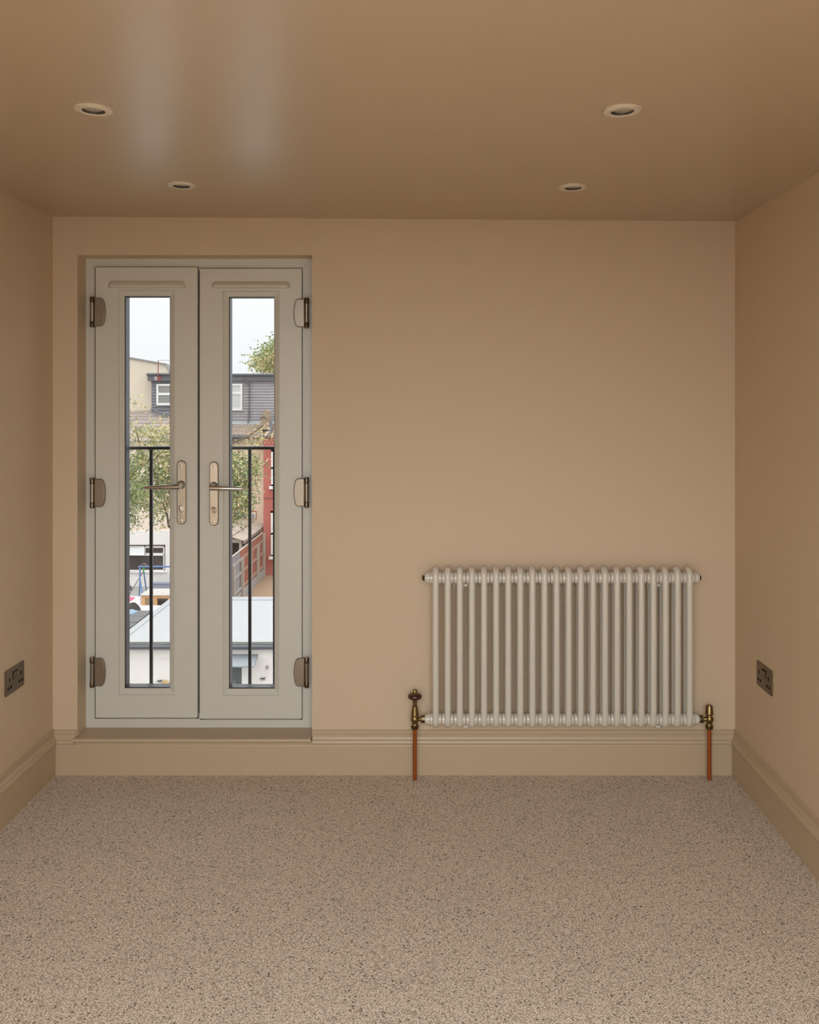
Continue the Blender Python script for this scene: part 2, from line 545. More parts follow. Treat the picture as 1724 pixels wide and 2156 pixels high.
# door sill board with rounded nose
b = MB()
nose = [(.12, .1435), (-.026, .1435)]
for i in range(9):
    a = PI / 2 - PI * i / 8
    nose.append((-.028 - .0085 * math.cos(a), .1355 + .008 * math.sin(a)))
nose += [(-.018, .1275), (.12, .1275)]
b.prism(nose, 'x', OX0 + .001, OX1 - .001)
b.prism([(-.0185, .1275)] + [q for q in nose[1:11]] + [], 'x', OX0 - .008, OX0 + .002)
tag(b.build('trim_1', 'trim', smooth=True, angle=50), 'taupe painted door sill board with rounded nose', 'sill', kind='structure')

# ------------------------------------------------------------------ double doors
FY = 0.090                        # face of the fixed frame
b = MB()
fz0, fz1 = 0.1435, OZ1
fb = [OX0, OX1]
LX0, LX1, RX0, RX1 = -1.2826, -0.8894, -0.8802, -0.4870
dfr = empty('door_frame')
tag(dfr, 'white plastic outer frame around the double doors', 'door frame', kind='structure')
wL, wR, wT, wB = LX0 + .012 - OX0, OX1 - RX1 + .012, .048, .056


def mitre(mb, rect, w, y0, y1, side):
    """one mitred bar of a frame; rect=(x0,x1,z0,z1), widths w=(l,r,t,b)"""
    x0, x1, z0, z1 = rect
    l, r, t, bt = w
    o = [(x0, z0), (x1, z0), (x1, z1), (x0, z1)]
    i = [(x0 + l, z0 + bt), (x1 - r, z0 + bt), (x1 - r, z1 - t), (x0 + l, z1 - t)]
    a, c = {'b': (0, 1), 'r': (1, 2), 't': (2, 3), 'l': (3, 0)}[side]
    q = [o[a], o[c], i[c], i[a]]
    mb.prism(q, 'y', y0, y1)
    return mb


for s in 'lrtb':
    o = mitre(MB(), (OX0, OX1, fz0, fz1), (wL, wR, wT, wB), FY, FY + .07, s).build('frame_bar', 'upvc', dfr, bevel=.0004)
# rebate behind the leaves
b = MB()
b.box(LX1 - .012, RX0 + .012, FY + .002, FY + .05, fz0 + .05, fz1 - .045)
b.build('meeting_seal', 'seal_gapshade', dfr)

LY = 0.072                        # face of the opening leaves


def hinge(parent, x, zc, sgn):
    """sgn +1: plate to the right of the barrel"""
    h = empty('hinge'); h.parent = parent
    hh = .0585
    y0, y1 = LY - .012, LY - .001
    out = [(0.004, -hh * .93), (.030, -hh * .93), (.038, -hh * .84), (.0425, -hh * .62), (.0455, -hh * .3), (.0465, 0),
           (.0455, hh * .3), (.0425, hh * .62), (.038, hh * .84), (.030, hh * .93), (0.004, hh * .93)]
    b = MB()
    b.prism([(x + sgn * (u + .004), zc + w) for u, w in out], 'y', y0, y1)
    b.build('hinge_plate', 'hinge', h, smooth=True, bevel=.003, angle=35)
    b = MB()
    c = (x, LY - .010, zc)
    for a0, a1, r in ((-hh, -hh * .62, .0088), (hh * .62, hh, .0088)):
        b.lathe([(r * .75, a0), (r, a0 + .002), (r, a1 - .002), (r * .9, a1)], c, 'z', 20)
    b.build('barrel_end', 'hinge_pin', h, smooth=True)
    b = MB()
    b.lathe([(.0078, -hh * .615), (.0078, hh * .615)], c, 'z', 20)
    b.build('barrel', 'hinge', h, smooth=True)
    return h


def door_leaf(n, x0, x1, z0, z1, gl, vent, hinge_x, hsgn, hz, hx, hzc, lever, label):
    """gl: pixel extent of the glass (x0,x1,y0,y1); all else in metres"""
    dl = D + LY
    root = empty('door_%d' % n)
    tag(root, label, 'door', kind='structure')
    bx0, bx1, bz0, bz1 = X_(gl[0] - 13, dl), X_(gl[1] + 11, dl), Z_(gl[3] + 15, dl), Z_(gl[2] - 13, dl)
    for s in 'lrtb':
        mitre(MB(), (x0, x1, z0, z1), (bx0 - x0, x1 - bx1, z1 - bz1, bz0 - z0), LY, LY + .066, s).build('leaf_bar', 'upvc', root)
    b = MB()
    g_, gl_, gb_ = .0016, (.0082 if n == 1 else .002), .0078
    for (ax0, ax1, az0, az1) in ((x0 - gl_, x0 + .008, z0 - gb_, z1 + g_), (x1 - .008, x1 + g_, z0 - gb_, z1 + g_), (x0, x1, z0 - gb_, z0 + .008), (x0, x1, z1 - .008, z1 + .004)):
        b.box(ax0, ax1, LY + .0125, FY + .0005, az0, az1)
    b.build('leaf_gap_shade', 'seal_gapshade', root)  # dark strips put in for the shadow line around the leaf
    # glazing beads: sloped, mitred
    dg = D + LY + .012
    gx0, gx1, gz0, gz1 = X_(gl[0], dg), X_(gl[1], dg), Z_(gl[3], dg), Z_(gl[2], dg)
    ya, yb = LY + .001, LY + .014
    corners_o = [(bx0, bz0), (bx1, bz0), (bx1, bz1), (bx0, bz1)]
    st = .004
    corners_m = [(bx0 + st, bz0 + st), (bx1 - st, bz0 + st), (bx1 - st, bz1 - st), (bx0 + st, bz1 - st)]
    corners_i = [(gx0, gz0), (gx1, gz0), (gx1, gz1), (gx0, gz1)]
    for a, c in ((0, 1), (1, 2), (2, 3), (3, 0)):
        b = MB()
        vs = []
        for i in (a, c):
            (ox, oz), (mx, mz), (ix, iz) = corners_o[i], corners_m[i], corners_i[i]
            vs += [(ox, ya + .001, oz), (mx, ya - .0015, mz), (ix, yb - .003, iz), (ix, yb + .006, iz), (ox, yb + .006, oz)]
        b.add(vs, [(0, 1, 6, 5), (1, 2, 7, 6), (2, 3, 8, 7), (3, 4, 9, 8), (4, 0, 5, 9), (0, 4, 3, 2, 1), (5, 6, 7, 8, 9)])
        b.build('glazing_bead', 'bead', root, smooth=True, angle=20)
    # gasket, glass, outer spacer
    b = MB()
    g = .0022
    for (ax0, ax1, az0, az1) in ((gx0 - .004, gx0 + g, gz0, gz1), (gx1 - g, gx1 + .004, gz0, gz1), (gx0, gx1, gz0 - .004, gz0 + g), (gx0, gx1, gz1 - g, gz1 + .004)):
        b.box(ax0, ax1, yb + .002, yb + .008, az0, az1)
    b.build('gasket', 'gasket', root)
    MB().box(gx0 - .004, gx1 + .004, yb + .008, yb + .012, gz0 - .004, gz1 + .004).build('pane', 'glass', root)
    b = MB()
    for (ax0, ax1, az0, az1) in ((gx0 - .006, gx0 + .0005, gz0, gz1), (gx1 - .0005, gx1 + .006, gz0, gz1), (gx0, gx1, gz0 - .006, gz0 + .0005), (gx0, gx1, gz1 - .0005, gz1 + .006)):
        b.box(ax0, ax1, yb + .012, LY + .072, az0, az1)
    b.build('spacer', 'spacer', root)
    # trickle vent
    vx0, vx1, vz0, vz1 = X_(vent[0], dl), X_(vent[1], dl), Z_(vent[3], dl), Z_(vent[2], dl)
    b = MB()
    vp = [(LY, vz0), (LY - .012, vz0 + .001), (LY - .015, vz0 + .005), (LY - .015, vz0 + .010), (LY - .012, vz0 + .015), (LY - .006, vz1 - .003), (LY, vz1)]
    b.prism(vp, 'x', vx0 + .012, vx1 - .012)
    v = b.build('trickle_vent', 'vent', root, smooth=True, angle=30)
    for e0, e1 in ((vx0 + .0115, vx0), (vx1 - .0115, vx1)):
        b = MB()
        rings = []
        for k in range(6):
            t = k / 5.0
            s = math.cos(t * PI / 2 * .93)
            xx = e0 + (e1 - e0) * t
            rings.append([(xx, LY + (p[0] - LY) * s, vz0 + (p[1] - vz0) * (.55 + .45 * s)) for p in vp])
        n_ = len(vp)
        vs = [p for r in rings for p in r]
        fs = [(k * n_ + i, k * n_ + (i + 1) % n_, (k + 1) * n_ + (i + 1) % n_, (k + 1) * n_ + i) for k in range(5) for i in range(n_)]
        fs += [tuple(range(n_)), tuple(range(5 * n_, 6 * n_))]
        b.add(vs, fs)
        b.build('vent_end_cap', 'vent', v, smooth=True, angle=30)
    xm = (vx0 + vx1) / 2
    MB().box(xm - .009, xm + .009, LY - .0155, LY - .004, vz0 - .0025, vz0 + .001).build('vent_tab', 'vent', v)
    for z in hz:
        hinge(root, hinge_x, z, hsgn)
    # handle: backplate > lever, cylinder, thumbturn, screws
    hd = empty('door_handle'); hd.parent = root
    pw, ph = .0182, .124
    o = []
    for i in range(13):
        a = PI * i / 12
        o.append((hx + pw * math.cos(a), hzc + ph - pw + pw * math.sin(a)))
    for i in range(13):
        a = PI + PI * i / 12
        o.append((hx + pw * math.cos(a), hzc - ph + pw + pw * math.sin(a)))
    MB().prism(o, 'y', LY - .010, LY).build('backplate', 'nickel', hd, smooth=True, bevel=.004, angle=35)
    zl = hzc + .030
    b = MB()
    b.lathe([(.0165, -.012), (.0155, -.018), (.012, -.021), (.011, -.045), (.0095, -.052), (.004, -.055)], (hx, LY, zl), 'y', 24)
    L = lever
    pts, rad = [], []
    for i in range(12):
        t = i / 11.0
        pts.append((hx + L * t - (.006 if L > 0 else -.006) * (1 - t), LY - .048 - .004 * math.sin(t * PI) + .006 * t, zl - .004 - .004 * t))
        rad.append(.0105 * (1 - .42 * t) if t < .95 else .0045)
    b.tube(pts, rad, 14)
    b.build('lever', 'nickel', hd, smooth=True)
    zc = hzc - .068
    b = MB()
    b.lathe([(.0085, -.010), (.0085, -.014), (.0075, -.0155)], (hx, LY, zc), 'y', 20)
    b.box(hx - .005, hx + .005, LY - .0145, LY - .010, zc - .022, zc)
    b.build('lock_cylinder', 'nickel', hd, smooth=True, bevel=.001)
    b = MB()
    sg = 1 if n == 2 else .55
    b.hexa([(hx - .011, LY - .024, zc + .016), (hx + .000, LY - .026, zc + .019), (hx + .012 * sg, LY - .026, zc + .002), (hx + .006, LY - .024, zc - .010)],
           [(hx - .008, LY - .012, zc + .012), (hx + .001, LY - .012, zc + .014), (hx + .008 * sg, LY - .012, zc + .001), (hx + .004, LY - .012, zc - .007)])
    b.build('thumbturn', 'chrome', hd, smooth=True, bevel=.002)
    for zz in (hzc + .104, hzc - .108):
        MB().lathe([(.0042, -.0095), (.0042, -.0112), (.0015, -.0122)], (hx, LY, zz), 'y', 16).build('screw', 'nickel', hd, smooth=True)
    return root


dl = D + LY
HZ = [Z_(y, D + LY - .01) for y in (657, 1038, 1415.5)]
HZR = [Z_(y, D + LY - .01) for y in (659, 1037, 1416)]
door_leaf(1, LX0, LX1, .188, 1.929, (262.5, 358, 623.5, 1449), (228.5, 391, 591.5, 606.5), X_(194, D + LY - .01), 1, HZ,
          X_(383, dl), Z_(1036.5, dl), -.136, 'white glazed door leaf hung beside the narrow wall strip, lever pointing away from the radiator')
door_leaf(2, RX0, RX1, .184, 1.9235, (482, 578, 625, 1450), (446, 611, 592.5, 607), X_(645.5, D + LY - .01), -1, HZR,
          X_(451, dl), Z_(1039, dl), .122, 'white glazed door leaf hung nearer the radiator, lever pointing toward the radiator')

# ------------------------------------------------------------------ juliet balcony outside the doors
jd = 3.85
jb = empty('balcony_railing')
tag(jb, 'charcoal metal balcony railing with slim upright bars outside the doors', 'railing')
zt_, xb0, step = Z_(943, jd), 266.6, 51.9
yj = jd - D
MB().box(X_(205, jd), X_(640, jd), yj - .020, yj + .020, zt_ - .006, zt_ + .006).build('top_rail', 'balcony', jb, bevel=.001)
MB().box(X_(205, jd), X_(640, jd), yj - .006, yj + .006, .06, .10).build('bottom_rail', 'balcony', jb, bevel=.001)
bar0 = MB().box(-.006, .006, yj - .006, yj + .006, .10, zt_ - .006).build('upright_bar', 'balcony', jb, bevel=.001)
bar0.location.x = X_(xb0 - step, jd)
for i in range(0, 8):
    inst(bar0, 'upright_bar', jb, (X_(xb0 + step * i, jd), 0, 0))
for xx in (205, 640):
    MB().box(X_(xx, jd) - .012, X_(xx, jd) + .012, WT + .001, yj + .02, zt_ - .05, zt_ + .006).build('wall_bracket', 'balcony', jb)
MB().box(OX0 - .05, OX1 + .05, .15, WT + .07, .055, .118).build('stone_threshold', 'concrete', jb)

# ------------------------------------------------------------------ column radiator
rad = empty('column_radiator')
tag(rad, 'white two-column radiator of 22 sections on the back wall', 'radiator')
HY = -0.060
TR = .0122
fy, ry = HY - .0225, HY + .0225
RZ0, RZ1 = .1955, .7965
PITCH, RXF = .04478, .030
hzT, hzB = Z_(1216.5, D + HY), Z_(1514, D + HY)
b = MB()
path = []
cr = .0225
za_, zb_ = RZ0 + TR, RZ1 - TR
for i in range(9):
    a = PI * i / 8
    path.append((0, HY - cr * math.cos(a), zb_ - cr + cr * math.sin(a)))
for i in range(9):
    a = PI * i / 8
    path.append((0, HY + cr * math.cos(a), za_ + cr - cr * math.sin(a)))
b.tube(path, TR, 14, closed=True)
R = .0222
for hz_ in (hzT, hzB):
    b.lathe([(.006, -.0218), (.0185, -.0218), (.0195, -.0205), (R * .97, -.0195), (R, -.014), (R * .985, -.010), (R, -.006), (R, .006), (R * .985, .010),
             (R, .014), (R * .97, .0195), (.0195, .0205), (.0185, .0218), (.006, .0218)], (0, HY, hz_), 'x', 24)
    # web between tubes
    b.box(-.007, .007, fy, ry, hz_ - .02, hz_ + .018)
sec = b.build('radiator_section', 'radiator', rad, smooth=True, angle=50)
sec.location.x = RXF
for i in range(1, 22):
    inst(sec, 'radiator_section', rad, (RXF + PITCH * i, 0, 0))
RXL = RXF + 21 * PITCH
for xx, sg in ((RXF - .0222, -1), (RXL + .0222, 1)):
    for hz_ in (hzT, hzB):
        b = MB()
        pr = [(.0215, 0), (.0215, .006), (.019, .0065), (.019, .012), (.0165, .0135), (.0165, .0175), (.013, .019)]
        b.lathe([(r, h * sg) for r, h in pr], (xx, HY, hz_), 'x', 24)
        b.build('end_bush', 'radiator', rad, smooth=True, angle=30)
b = MB()
b.lathe([(.0105, 0), (.0105, -.006), (.008, -.0085)], (RXF - .0412, HY, hzT), 'x', 6)
b.build('blanking_plug', 'brass_dark', rad)
b = MB()
b.lathe([(.0105, 0), (.0105, .005), (.008, .0065)], (RXL + .0412, HY, hzT), 'x', 6)
b.build('blanking_plug', 'brass_dark', rad)
for px in (957, 978, 1365, 1386):
    x = X_(px, D + HY)
    for zz, hgt in ((hzT - .020, .030), (hzB - .018, .020)):
        b = MB()
        for q in (-.0035, .0035):
            b.add([(x + q - .0012, HY - .006, zz), (x + q + .0012, HY - .006, zz), (x + q + .0012, HY + .006, zz), (x + q - .0012, HY + .006, zz),
                   (x + q, HY, zz - hgt * (1 if q < 0 else .7))], [(0, 1, 4), (1, 2, 4), (2, 3, 4), (3, 0, 4), (0, 3, 2, 1)])
        b.build('bracket_clip', 'clear', rad)
for i in (2, 18):
    x = RXF + PITCH * (i + .5)
    for zz in (hzT - .028, hzB - .028):
        MB().box(x - .008, x + .008, HY, 0.0, zz - .004, zz + .004).build('wall_bracket', 'radiator', rad)


# ------------------------------------------------------------------ valves and pipes
VY_ = HY
kv = (D + HY) / F


def vz(py): return CZ - (py - VY) * kv


vx = X_(873.2, D + HY)
va = empty('radiator_valve')
tag(va, 'antique brass radiator valve with round dark wooden wheel head', 'radiator valve', 'brass radiator valves')
zx = hzB
c0 = (vx, HY, 0)
MB().lathe([(.0045, vz(1461.5)), (.0078, vz(1461)), (.0078, vz(1453)), (.0065, vz(1451.7)), (.001, vz(1451.5))], c0, 'z', 20).build('head_cap', 'brass', va, smooth=True)
pr = []
for i in range(17):
    a = -PI / 2 + PI * i / 16
    pr.append((.0145 + .0122 * math.cos(a), vz(1466) + .0108 * math.sin(a)))
MB().lathe(pr, c0, 'z', 32).build('wheel_head', 'wood_knob', va, smooth=True)
MB().lathe([(.0150, vz(1460.4)), (.0165, vz(1459.8)), (.0150, vz(1459.2)), (.004, vz(1459.2))], c0, 'z', 28).build('wheel_ring', 'brass', va, smooth=True)
MB().lathe([(.0075, vz(1487)), (.0078, vz(1480)), (.0082, vz(1476)), (.0128, vz(1473.6)), (.0128, vz(1472.2)), (.006, vz(1471))], c0, 'z', 24).build('neck', 'brass', va, smooth=True)
MB().lathe([(.0078, vz(1487.4)), (.0098, vz(1487.2)), (.0138, vz(1503)), (.0148, vz(1506)), (.0145, vz(1507.2)), (.011, vz(1508))][::-1], c0, 'z', 28).build('bonnet', 'brass', va, smooth=True)


def body(parent, x, sgn, xr):
    b = MB()
    pr = []
    for i in range(13):
        a = -PI / 2 + PI * i / 12
        pr.append((max(.0155 * math.cos(a), .0105), zx + .0165 * math.sin(a)))
    b.lathe([(.0118, zx - .0215)] + pr + [(.0118, zx + .0175)], (x, HY, 0), 'z', 28)
    b.lathe([(.009, .012), (.0075, .015), (.0075, .026)] if sgn > 0 else [(.009, -.012), (.0075, -.015), (.0075, -.026)], (x, HY, zx), 'x', 20)
    b.build('valve_body', 'brass', parent, smooth=True)
    b = MB()
    pr = [(.011, .0235), (.0148, .0250), (.0148, .0375), (.012, .0395)]
    b.lathe([(r, h * sgn) for r, h in pr], (x, HY, zx), 'x', 8)
    b.build('union_nut', 'brass_dark', parent, bevel=.0006)
    b = MB()
    x_a, x_b = sorted((x + sgn * .039, xr))
    b.lathe([(.0095, x_a), (.0095, x_b)], (0, HY, zx), 'x', 20)
    b.build('tail_piece', 'brass_dark', parent, smooth=True)
    b = MB()
    b.lathe([(.010, zx - .0375), (.0132, zx - .0355), (.0145, zx - .033), (.0145, zx - .0245), (.0125, zx - .021)], (x, HY, 0), 'z', 8)
    b.build('compression_nut', 'brass_dark', parent, bevel=.0006)


body(va, vx, 1, RXF - .0405)
vx2 = X_(1493.2, D + HY)
vb = empty('radiator_valve')
tag(vb, 'antique brass lockshield valve with tapered plain cap', 'radiator valve', 'brass radiator valves')
MB().lathe([(.011, zx + .0165), (.0148, zx + .0185), (.0150, zx + .0215), (.0138, zx + .025), (.0118, zx + .049), (.0105, zx + .0515), (.004, zx + .0525)], (vx2, HY, 0), 'z', 28).build('cap', 'brass', vb, smooth=True)
body(vb, vx2, -1, RXL + .0405)
for x, lb in ((vx, 'copper pipe rising to the wheel-head valve'), (vx2, 'copper pipe rising to the lockshield valve near the corner')):
    b = MB()
    b.lathe([(.0076, 0), (.0076, zx - .03)], (x, HY, 0), 'z', 20)
    tag(b.build('copper_pipe', 'copper', smooth=True), lb, 'pipe', 'copper radiator pipes')


# ------------------------------------------------------------------ sockets
def socket(wx, s, yc, zc, label):
    """s=+1: on the left wall facing +X"""
    root = empty('wall_socket')
    tag(root, label, 'wall socket', 'bronze double power sockets')
    hw, hh, t = .073, .043, .0045
    o = []
    r = .006
    for cx, cz, a0 in ((hw - r, hh - r, 0), (-hw + r, hh - r, 90), (-hw + r, -hh + r, 180), (hw - r, -hh + r, 270)):
        for k in range(5):
            a = math.radians(a0 + 22.5 * k)
            o.append((yc + cx + r * math.cos(a), zc + cz + r * math.sin(a)))
    MB().prism(o, 'x', wx, wx + s * t).build('faceplate', 'socket', root, bevel=.0012)
    xf = wx + s * t

    def slot(y0, y1, z0, z1, nm='pin_hole', m='black', out=.0004):
        xa, xb = sorted((wx + s * .002, xf + s * out))
        return MB().box(xa, xb, y0, y1, z0, z1).build(nm, m, root)
    for u in (-.044, .044):
        slot(yc + u - .0034, yc + u + .0034, zc + .000, zc + .0145)
        for q in (-.011, .011):
            slot(yc + u + q - .0058, yc + u + q + .0058, zc - .0245, zc - .0155 + .001)
    for u in (-.0095, .0095):
        MB().box(min(wx, xf + s * .0006), max(wx, xf + s * .0006), yc + u - .0085, yc + u + .0085, zc + .001, zc + .027).build('switch_surround', 'black', root)
        b = MB()
        y0, y1 = yc + u - .0075, yc + u + .0075
        zA, zB, zM = zc + .002, zc + .026, zc + .014
        pr = [(xf, zA), (xf + s * .0012, zA), (xf + s * .0022, zM), (xf + s * .0050, zB), (xf, zB)]
        b.prism(pr, 'y', y0, y1)
        b.build('rocker_switch', 'socket', root)


socket(XL, 1, -.337, .459, 'bronze double power socket on the wall beside the doors')
socket(XR, -1, -.320, .456, 'bronze double power socket on the shaded wall beside the radiator')


# ------------------------------------------------------------------ ceiling downlights
def downlight(px, py, label, tilt=(0, 0), chip=False):
    x = 0.0
    for _ in range(4):
        zc = ceil_z(x)
        d = F * (zc - CZ) / (VY - py)
        x = X_(px, d)
    root = empty('ceiling_downlight')
    root.location = (x, d - D, zc)
    root.rotation_euler = (tilt[0], tilt[1], 0)
    tag(root, label, 'downlight', 'round recessed ceiling downlights')
    R0 = .0455
    MB().lathe([(.027, -.0055), (.0300, -.0072), (.0400, -.0068), (.0445, -.0045), (R0, -.0015), (R0, .002), (.026, .002), (.027, -.0055)], (0, 0, 0), 'z', 40, caps=False).build('bezel', 'lightring', root, smooth=True, angle=50)
    MB().lathe([(.0268, -.0056), (.0262, -.0052), (.0240, -.0005), (.0225, .0015), (.0265, .0015), (.0268, -.0056)], (0, 0, 0), 'z', 32, caps=False).build('lamp_well', 'lampdark', root, smooth=True)
    MB().lathe([(.0232, .0012), (.0232, .0004), (.015, -.0006), (.004, -.0010)], (0, 0, 0), 'z', 24).build('lamp_lens', 'lamp', root, smooth=True)
    if chip:
        b = MB()
        b.add([(.030, -.034, -.006), (.043, -.020, -.004), (.040, -.034, .003), (.030, -.040, .003)], [(0, 1, 2), (0, 2, 3), (0, 3, 1), (1, 3, 2)])
        b.build('paint_chip', 'lightring', root)


downlight(197, 229, 'round white downlight nearest the camera on the door side', (0, math.radians(1.5)))
downlight(1310, 231, 'round white downlight nearest the camera on the radiator side', (0, math.radians(-2.5)), True)
downlight(382, 389, 'round white downlight close to the back wall above the doors')
downlight(1206.5, 393, 'round white downlight close to the back wall above the radiator', (0, math.radians(-1)))

# ------------------------------------------------------------------ outdoors
GZ = CZ - 6.9
b = MB()
b.add([(-80, WT, GZ), (80, WT, GZ), (80, 160, GZ), (-80, 160, GZ)], [(0, 1, 2, 3)])
tag(b.build('ground', 'concrete'), 'pale concrete yards and gardens far below the doors', 'ground', kind='structure')
b = MB()
b.add([(-80, -160, GZ), (80, -160, GZ), (80, WT, GZ), (-80, WT, GZ)], [(0, 1, 2, 3)])  # unseen ground, added dark so little light rises to the upper wall
tag(b.build('street', 'asphalt'), 'unseen dark asphalt street added in front of the house', 'street', kind='structure')
b = MB()
b.box(-6.45, 3, 20.8 - D, 40 - D, GZ, GZ + .02)
tag(b.build('gravel_yard', 'sand'), 'sandy gravel yard between the fence and the red wall', 'yard', kind='structure')
# our own house below the room, so that the loft does not float
b = MB()
b.box(-5, 5, .02, WT, GZ, -.2)
b.box(-5, XL - .1, .02, WT, -.2, 2.3)
b.box(XR + .1, 5, .02, WT, -.2, 2.3)
tag(b.build('wall_outer', 'white_render'), 'rendered outer wall of the house below the balcony', 'wall', kind='structure')

# garden room -------------------------------------------------------
gr = empty('garden_room')
tag(gr, 'white rendered garden building with a pale flat roof and dark gutter', 'building')
g0, g1 = 17.0, 20.9
gx0, gx1 = -5.62, 0.6
rz = Z_(1352, g0)
MB().box(gx0 + .05, gx1, g0 + .02 - D, g1 - .1 - D, GZ, rz - .10).build('wall', 'white_render', gr)
MB().box(gx0, gx1, g0 - D, g1 - D, rz - .10, rz).build('roof_deck', 'membrane', gr)
MB().box(gx0, gx1, g1 - .32 - D, g1 - D, rz, rz + .014).build('roof_kerb', 'kerb', gr, bevel=.01)
MB().box(gx0, gx0 + .14, g0 - D, g1 - .32 - D, rz, rz + .014).build('roof_kerb', 'kerb', gr, bevel=.01)
MB().box(gx0, gx1, g0 - .012 - D, g0 - D, rz - .03, rz + .008).build('drip_edge', 'trimpale', gr)
b = MB()
hp = [(g0 - .012 - D, rz - .035)] + [(g0 - .07 - D + .058 * math.cos(PI + PI * i / 8), rz - .045 + .07 * math.sin(PI + PI * i / 8)) for i in range(9)]
b.prism(hp[1:] + [(g0 - .07 - D + .05, rz - .045), (g0 - .07 - D - .05, rz - .045)], 'x', gx0, gx1)
b.build('gutter', 'gutter', gr, smooth=True)
MB().box(gx0 + .05, gx1, g0 + .005 - D, g0 + .03 - D, rz - .30, rz - .10).build('soffit_board', 'white_render', gr)
b = MB()
cw = X_(543, g0)
b.hexa([(X_(440, g0), g0 - D + .02, Z_(1377, g0)), (cw, g0 - D + .02, Z_(1377, g0)), (cw, g0 - .42 - D, Z_(1403, g0 - .42)), (X_(440, g0), g0 - .42 - D, Z_(1403, g0 - .42))],
       [(X_(440, g0), g0 - D + .02, Z_(1377, g0) - .05), (cw, g0 - D + .02, Z_(1377, g0) - .05), (cw, g0 - .42 - D, Z_(1403, g0 - .42) - .02), (X_(440, g0), g0 - .42 - D, Z_(1403, g0 - .42) - .02)])
b.build('canopy', 'canopy', gr)
dz0 = Z_(1403, g0)
gd = MB().box(X_(478, g0), X_(510, g0), g0 - .03 - D, g0 + .02 - D, GZ + .05, dz0 - .02).build('door_panel', 'dooglass', gr)
MB().box(X_(510, g0), X_(527, g0), g0 - .05 - D, g0 + .02 - D, GZ, dz0).build('door_jamb', 'whitewin', gr)
cx_, cz_ = X_(492.3, g0), Z_(1438, g0)
b = MB()
b.tube([(cx_ + .040 * math.cos(2 * PI * i / 24), g0 - .034 - D, cz_ + .050 * math.sin(2 * PI * i / 24)) for i in range(24)], .004, 6, closed=True)
for q in (-.018, -.006, .006, .018):
    b.box(cx_ + q - .004, cx_ + q + .004, g0 - .036 - D, g0 - .03 - D, cz_ - .005, cz_ + .006)
b.box(cx_ - .042, cx_ + .042, g0 - .033 - D, g0 - .03 - D, cz_ - .010, cz_ - .007)
b.box(cx_ - .042, cx_ + .042, g0 - .033 - D, g0 - .03 - D, cz_ + .008, cz_ + .011)
b.build('round_emblem', 'pale_mark', gd)
# small things fixed to the garden-room wall
b = MB()
cx_, cz_, yy = X_(348.5, g0), Z_(1438.5, g0), g0 + .02 - D
b.lathe([(.06, -.02), (.058, -.03), (.045, -.035), (.04, -.028), (.02, -.034), (.002, -.036)], (cx_, yy, cz_), 'y', 24)
tag(b.build('wall_plaque', 'ochre', smooth=True), 'round ochre plaque on the white garden wall', 'plaque')


def creature(px, py, label, flip):
    x, z = X_(px, g0), Z_(py, g0)
    y = g0 + .008 - D
    b = MB()
    b.tube([(x - flip * .06, y, z - .01), (x - flip * .02, y - .006, z + .005), (x + flip * .02, y - .008, z), (x + flip * .055, y, z + .025)], [.004, .013, .014, .004], 8)
    b.tube([(x, y - .006, z), (x - flip * .015, y, z - .045)], [.006, .003], 6)
    b.tube([(x + flip * .02, y - .006, z), (x + flip * .035, y, z - .035)], [.006, .003], 6)
    tag(b.build('wall_ornament', 'iron', smooth=True), label, 'ornament', 'dark ornaments on the garden wall')


creature(336, 1434, 'small dark lizard-like ornament beside the ochre plaque', 1)
creature(553, 1429, 'small dark bird-like ornament under the roof by the canopy', 1)
b = MB().box(X_(560, g0), X_(565, g0), g0 - .04 - D, g0 + .02 - D, Z_(1408, g0), Z_(1402, g0))
b.box(X_(561, g0), X_(564, g0), g0 - .06 - D, g0 - .04 - D, Z_(1407, g0), Z_(1404, g0))
tag(b.build('wall_lamp', 'concrete'), 'small pale box lamp on the white wall', 'lamp')

# neighbour's felt-roofed outhouse -----------------------------------
nb = empty('outhouse')
tag(nb, 'low outhouse with a roof of lapped grey felt sheets', 'building')
n0, n1, nx0, nx1 = 17.8, 19.75, -9.0, -5.74
nz = CZ - 4.36
MB().box(nx0 + .1, nx1 - .1, n0 + .1 - D, n1 - .1 - D, GZ, nz - .06).build('wall', 'white_render', nb)
for r in range(4):
    for c in range(5):
        d0 = n0 + (n1 - n0) * r / 4
        d1 = n0 + (n1 - n0) * (r + 1) / 4
        xa = nx0 + (nx1 - nx0) * c / 5
        xb_ = nx0 + (nx1 - nx0) * (c + 1) / 5
        b = MB()
        b.hexa([(xa, d0 - .04 - D, nz + .02 + .012 * (c % 2)), (xb_ + .02, d0 - .04 - D, nz + .02 + .012 * (c % 2)), (xb_ + .02, d1 - D, nz + .008 * r), (xa, d1 - D, nz + .008 * r)],
               [(xa, d0 - .04 - D, nz - .03), (xb_ + .02, d0 - .04 - D, nz - .03), (xb_ + .02, d1 - D, nz - .03), (xa, d1 - D, nz - .03)])
        b.build('felt_sheet', 'felt', nb)
random.seed(5)


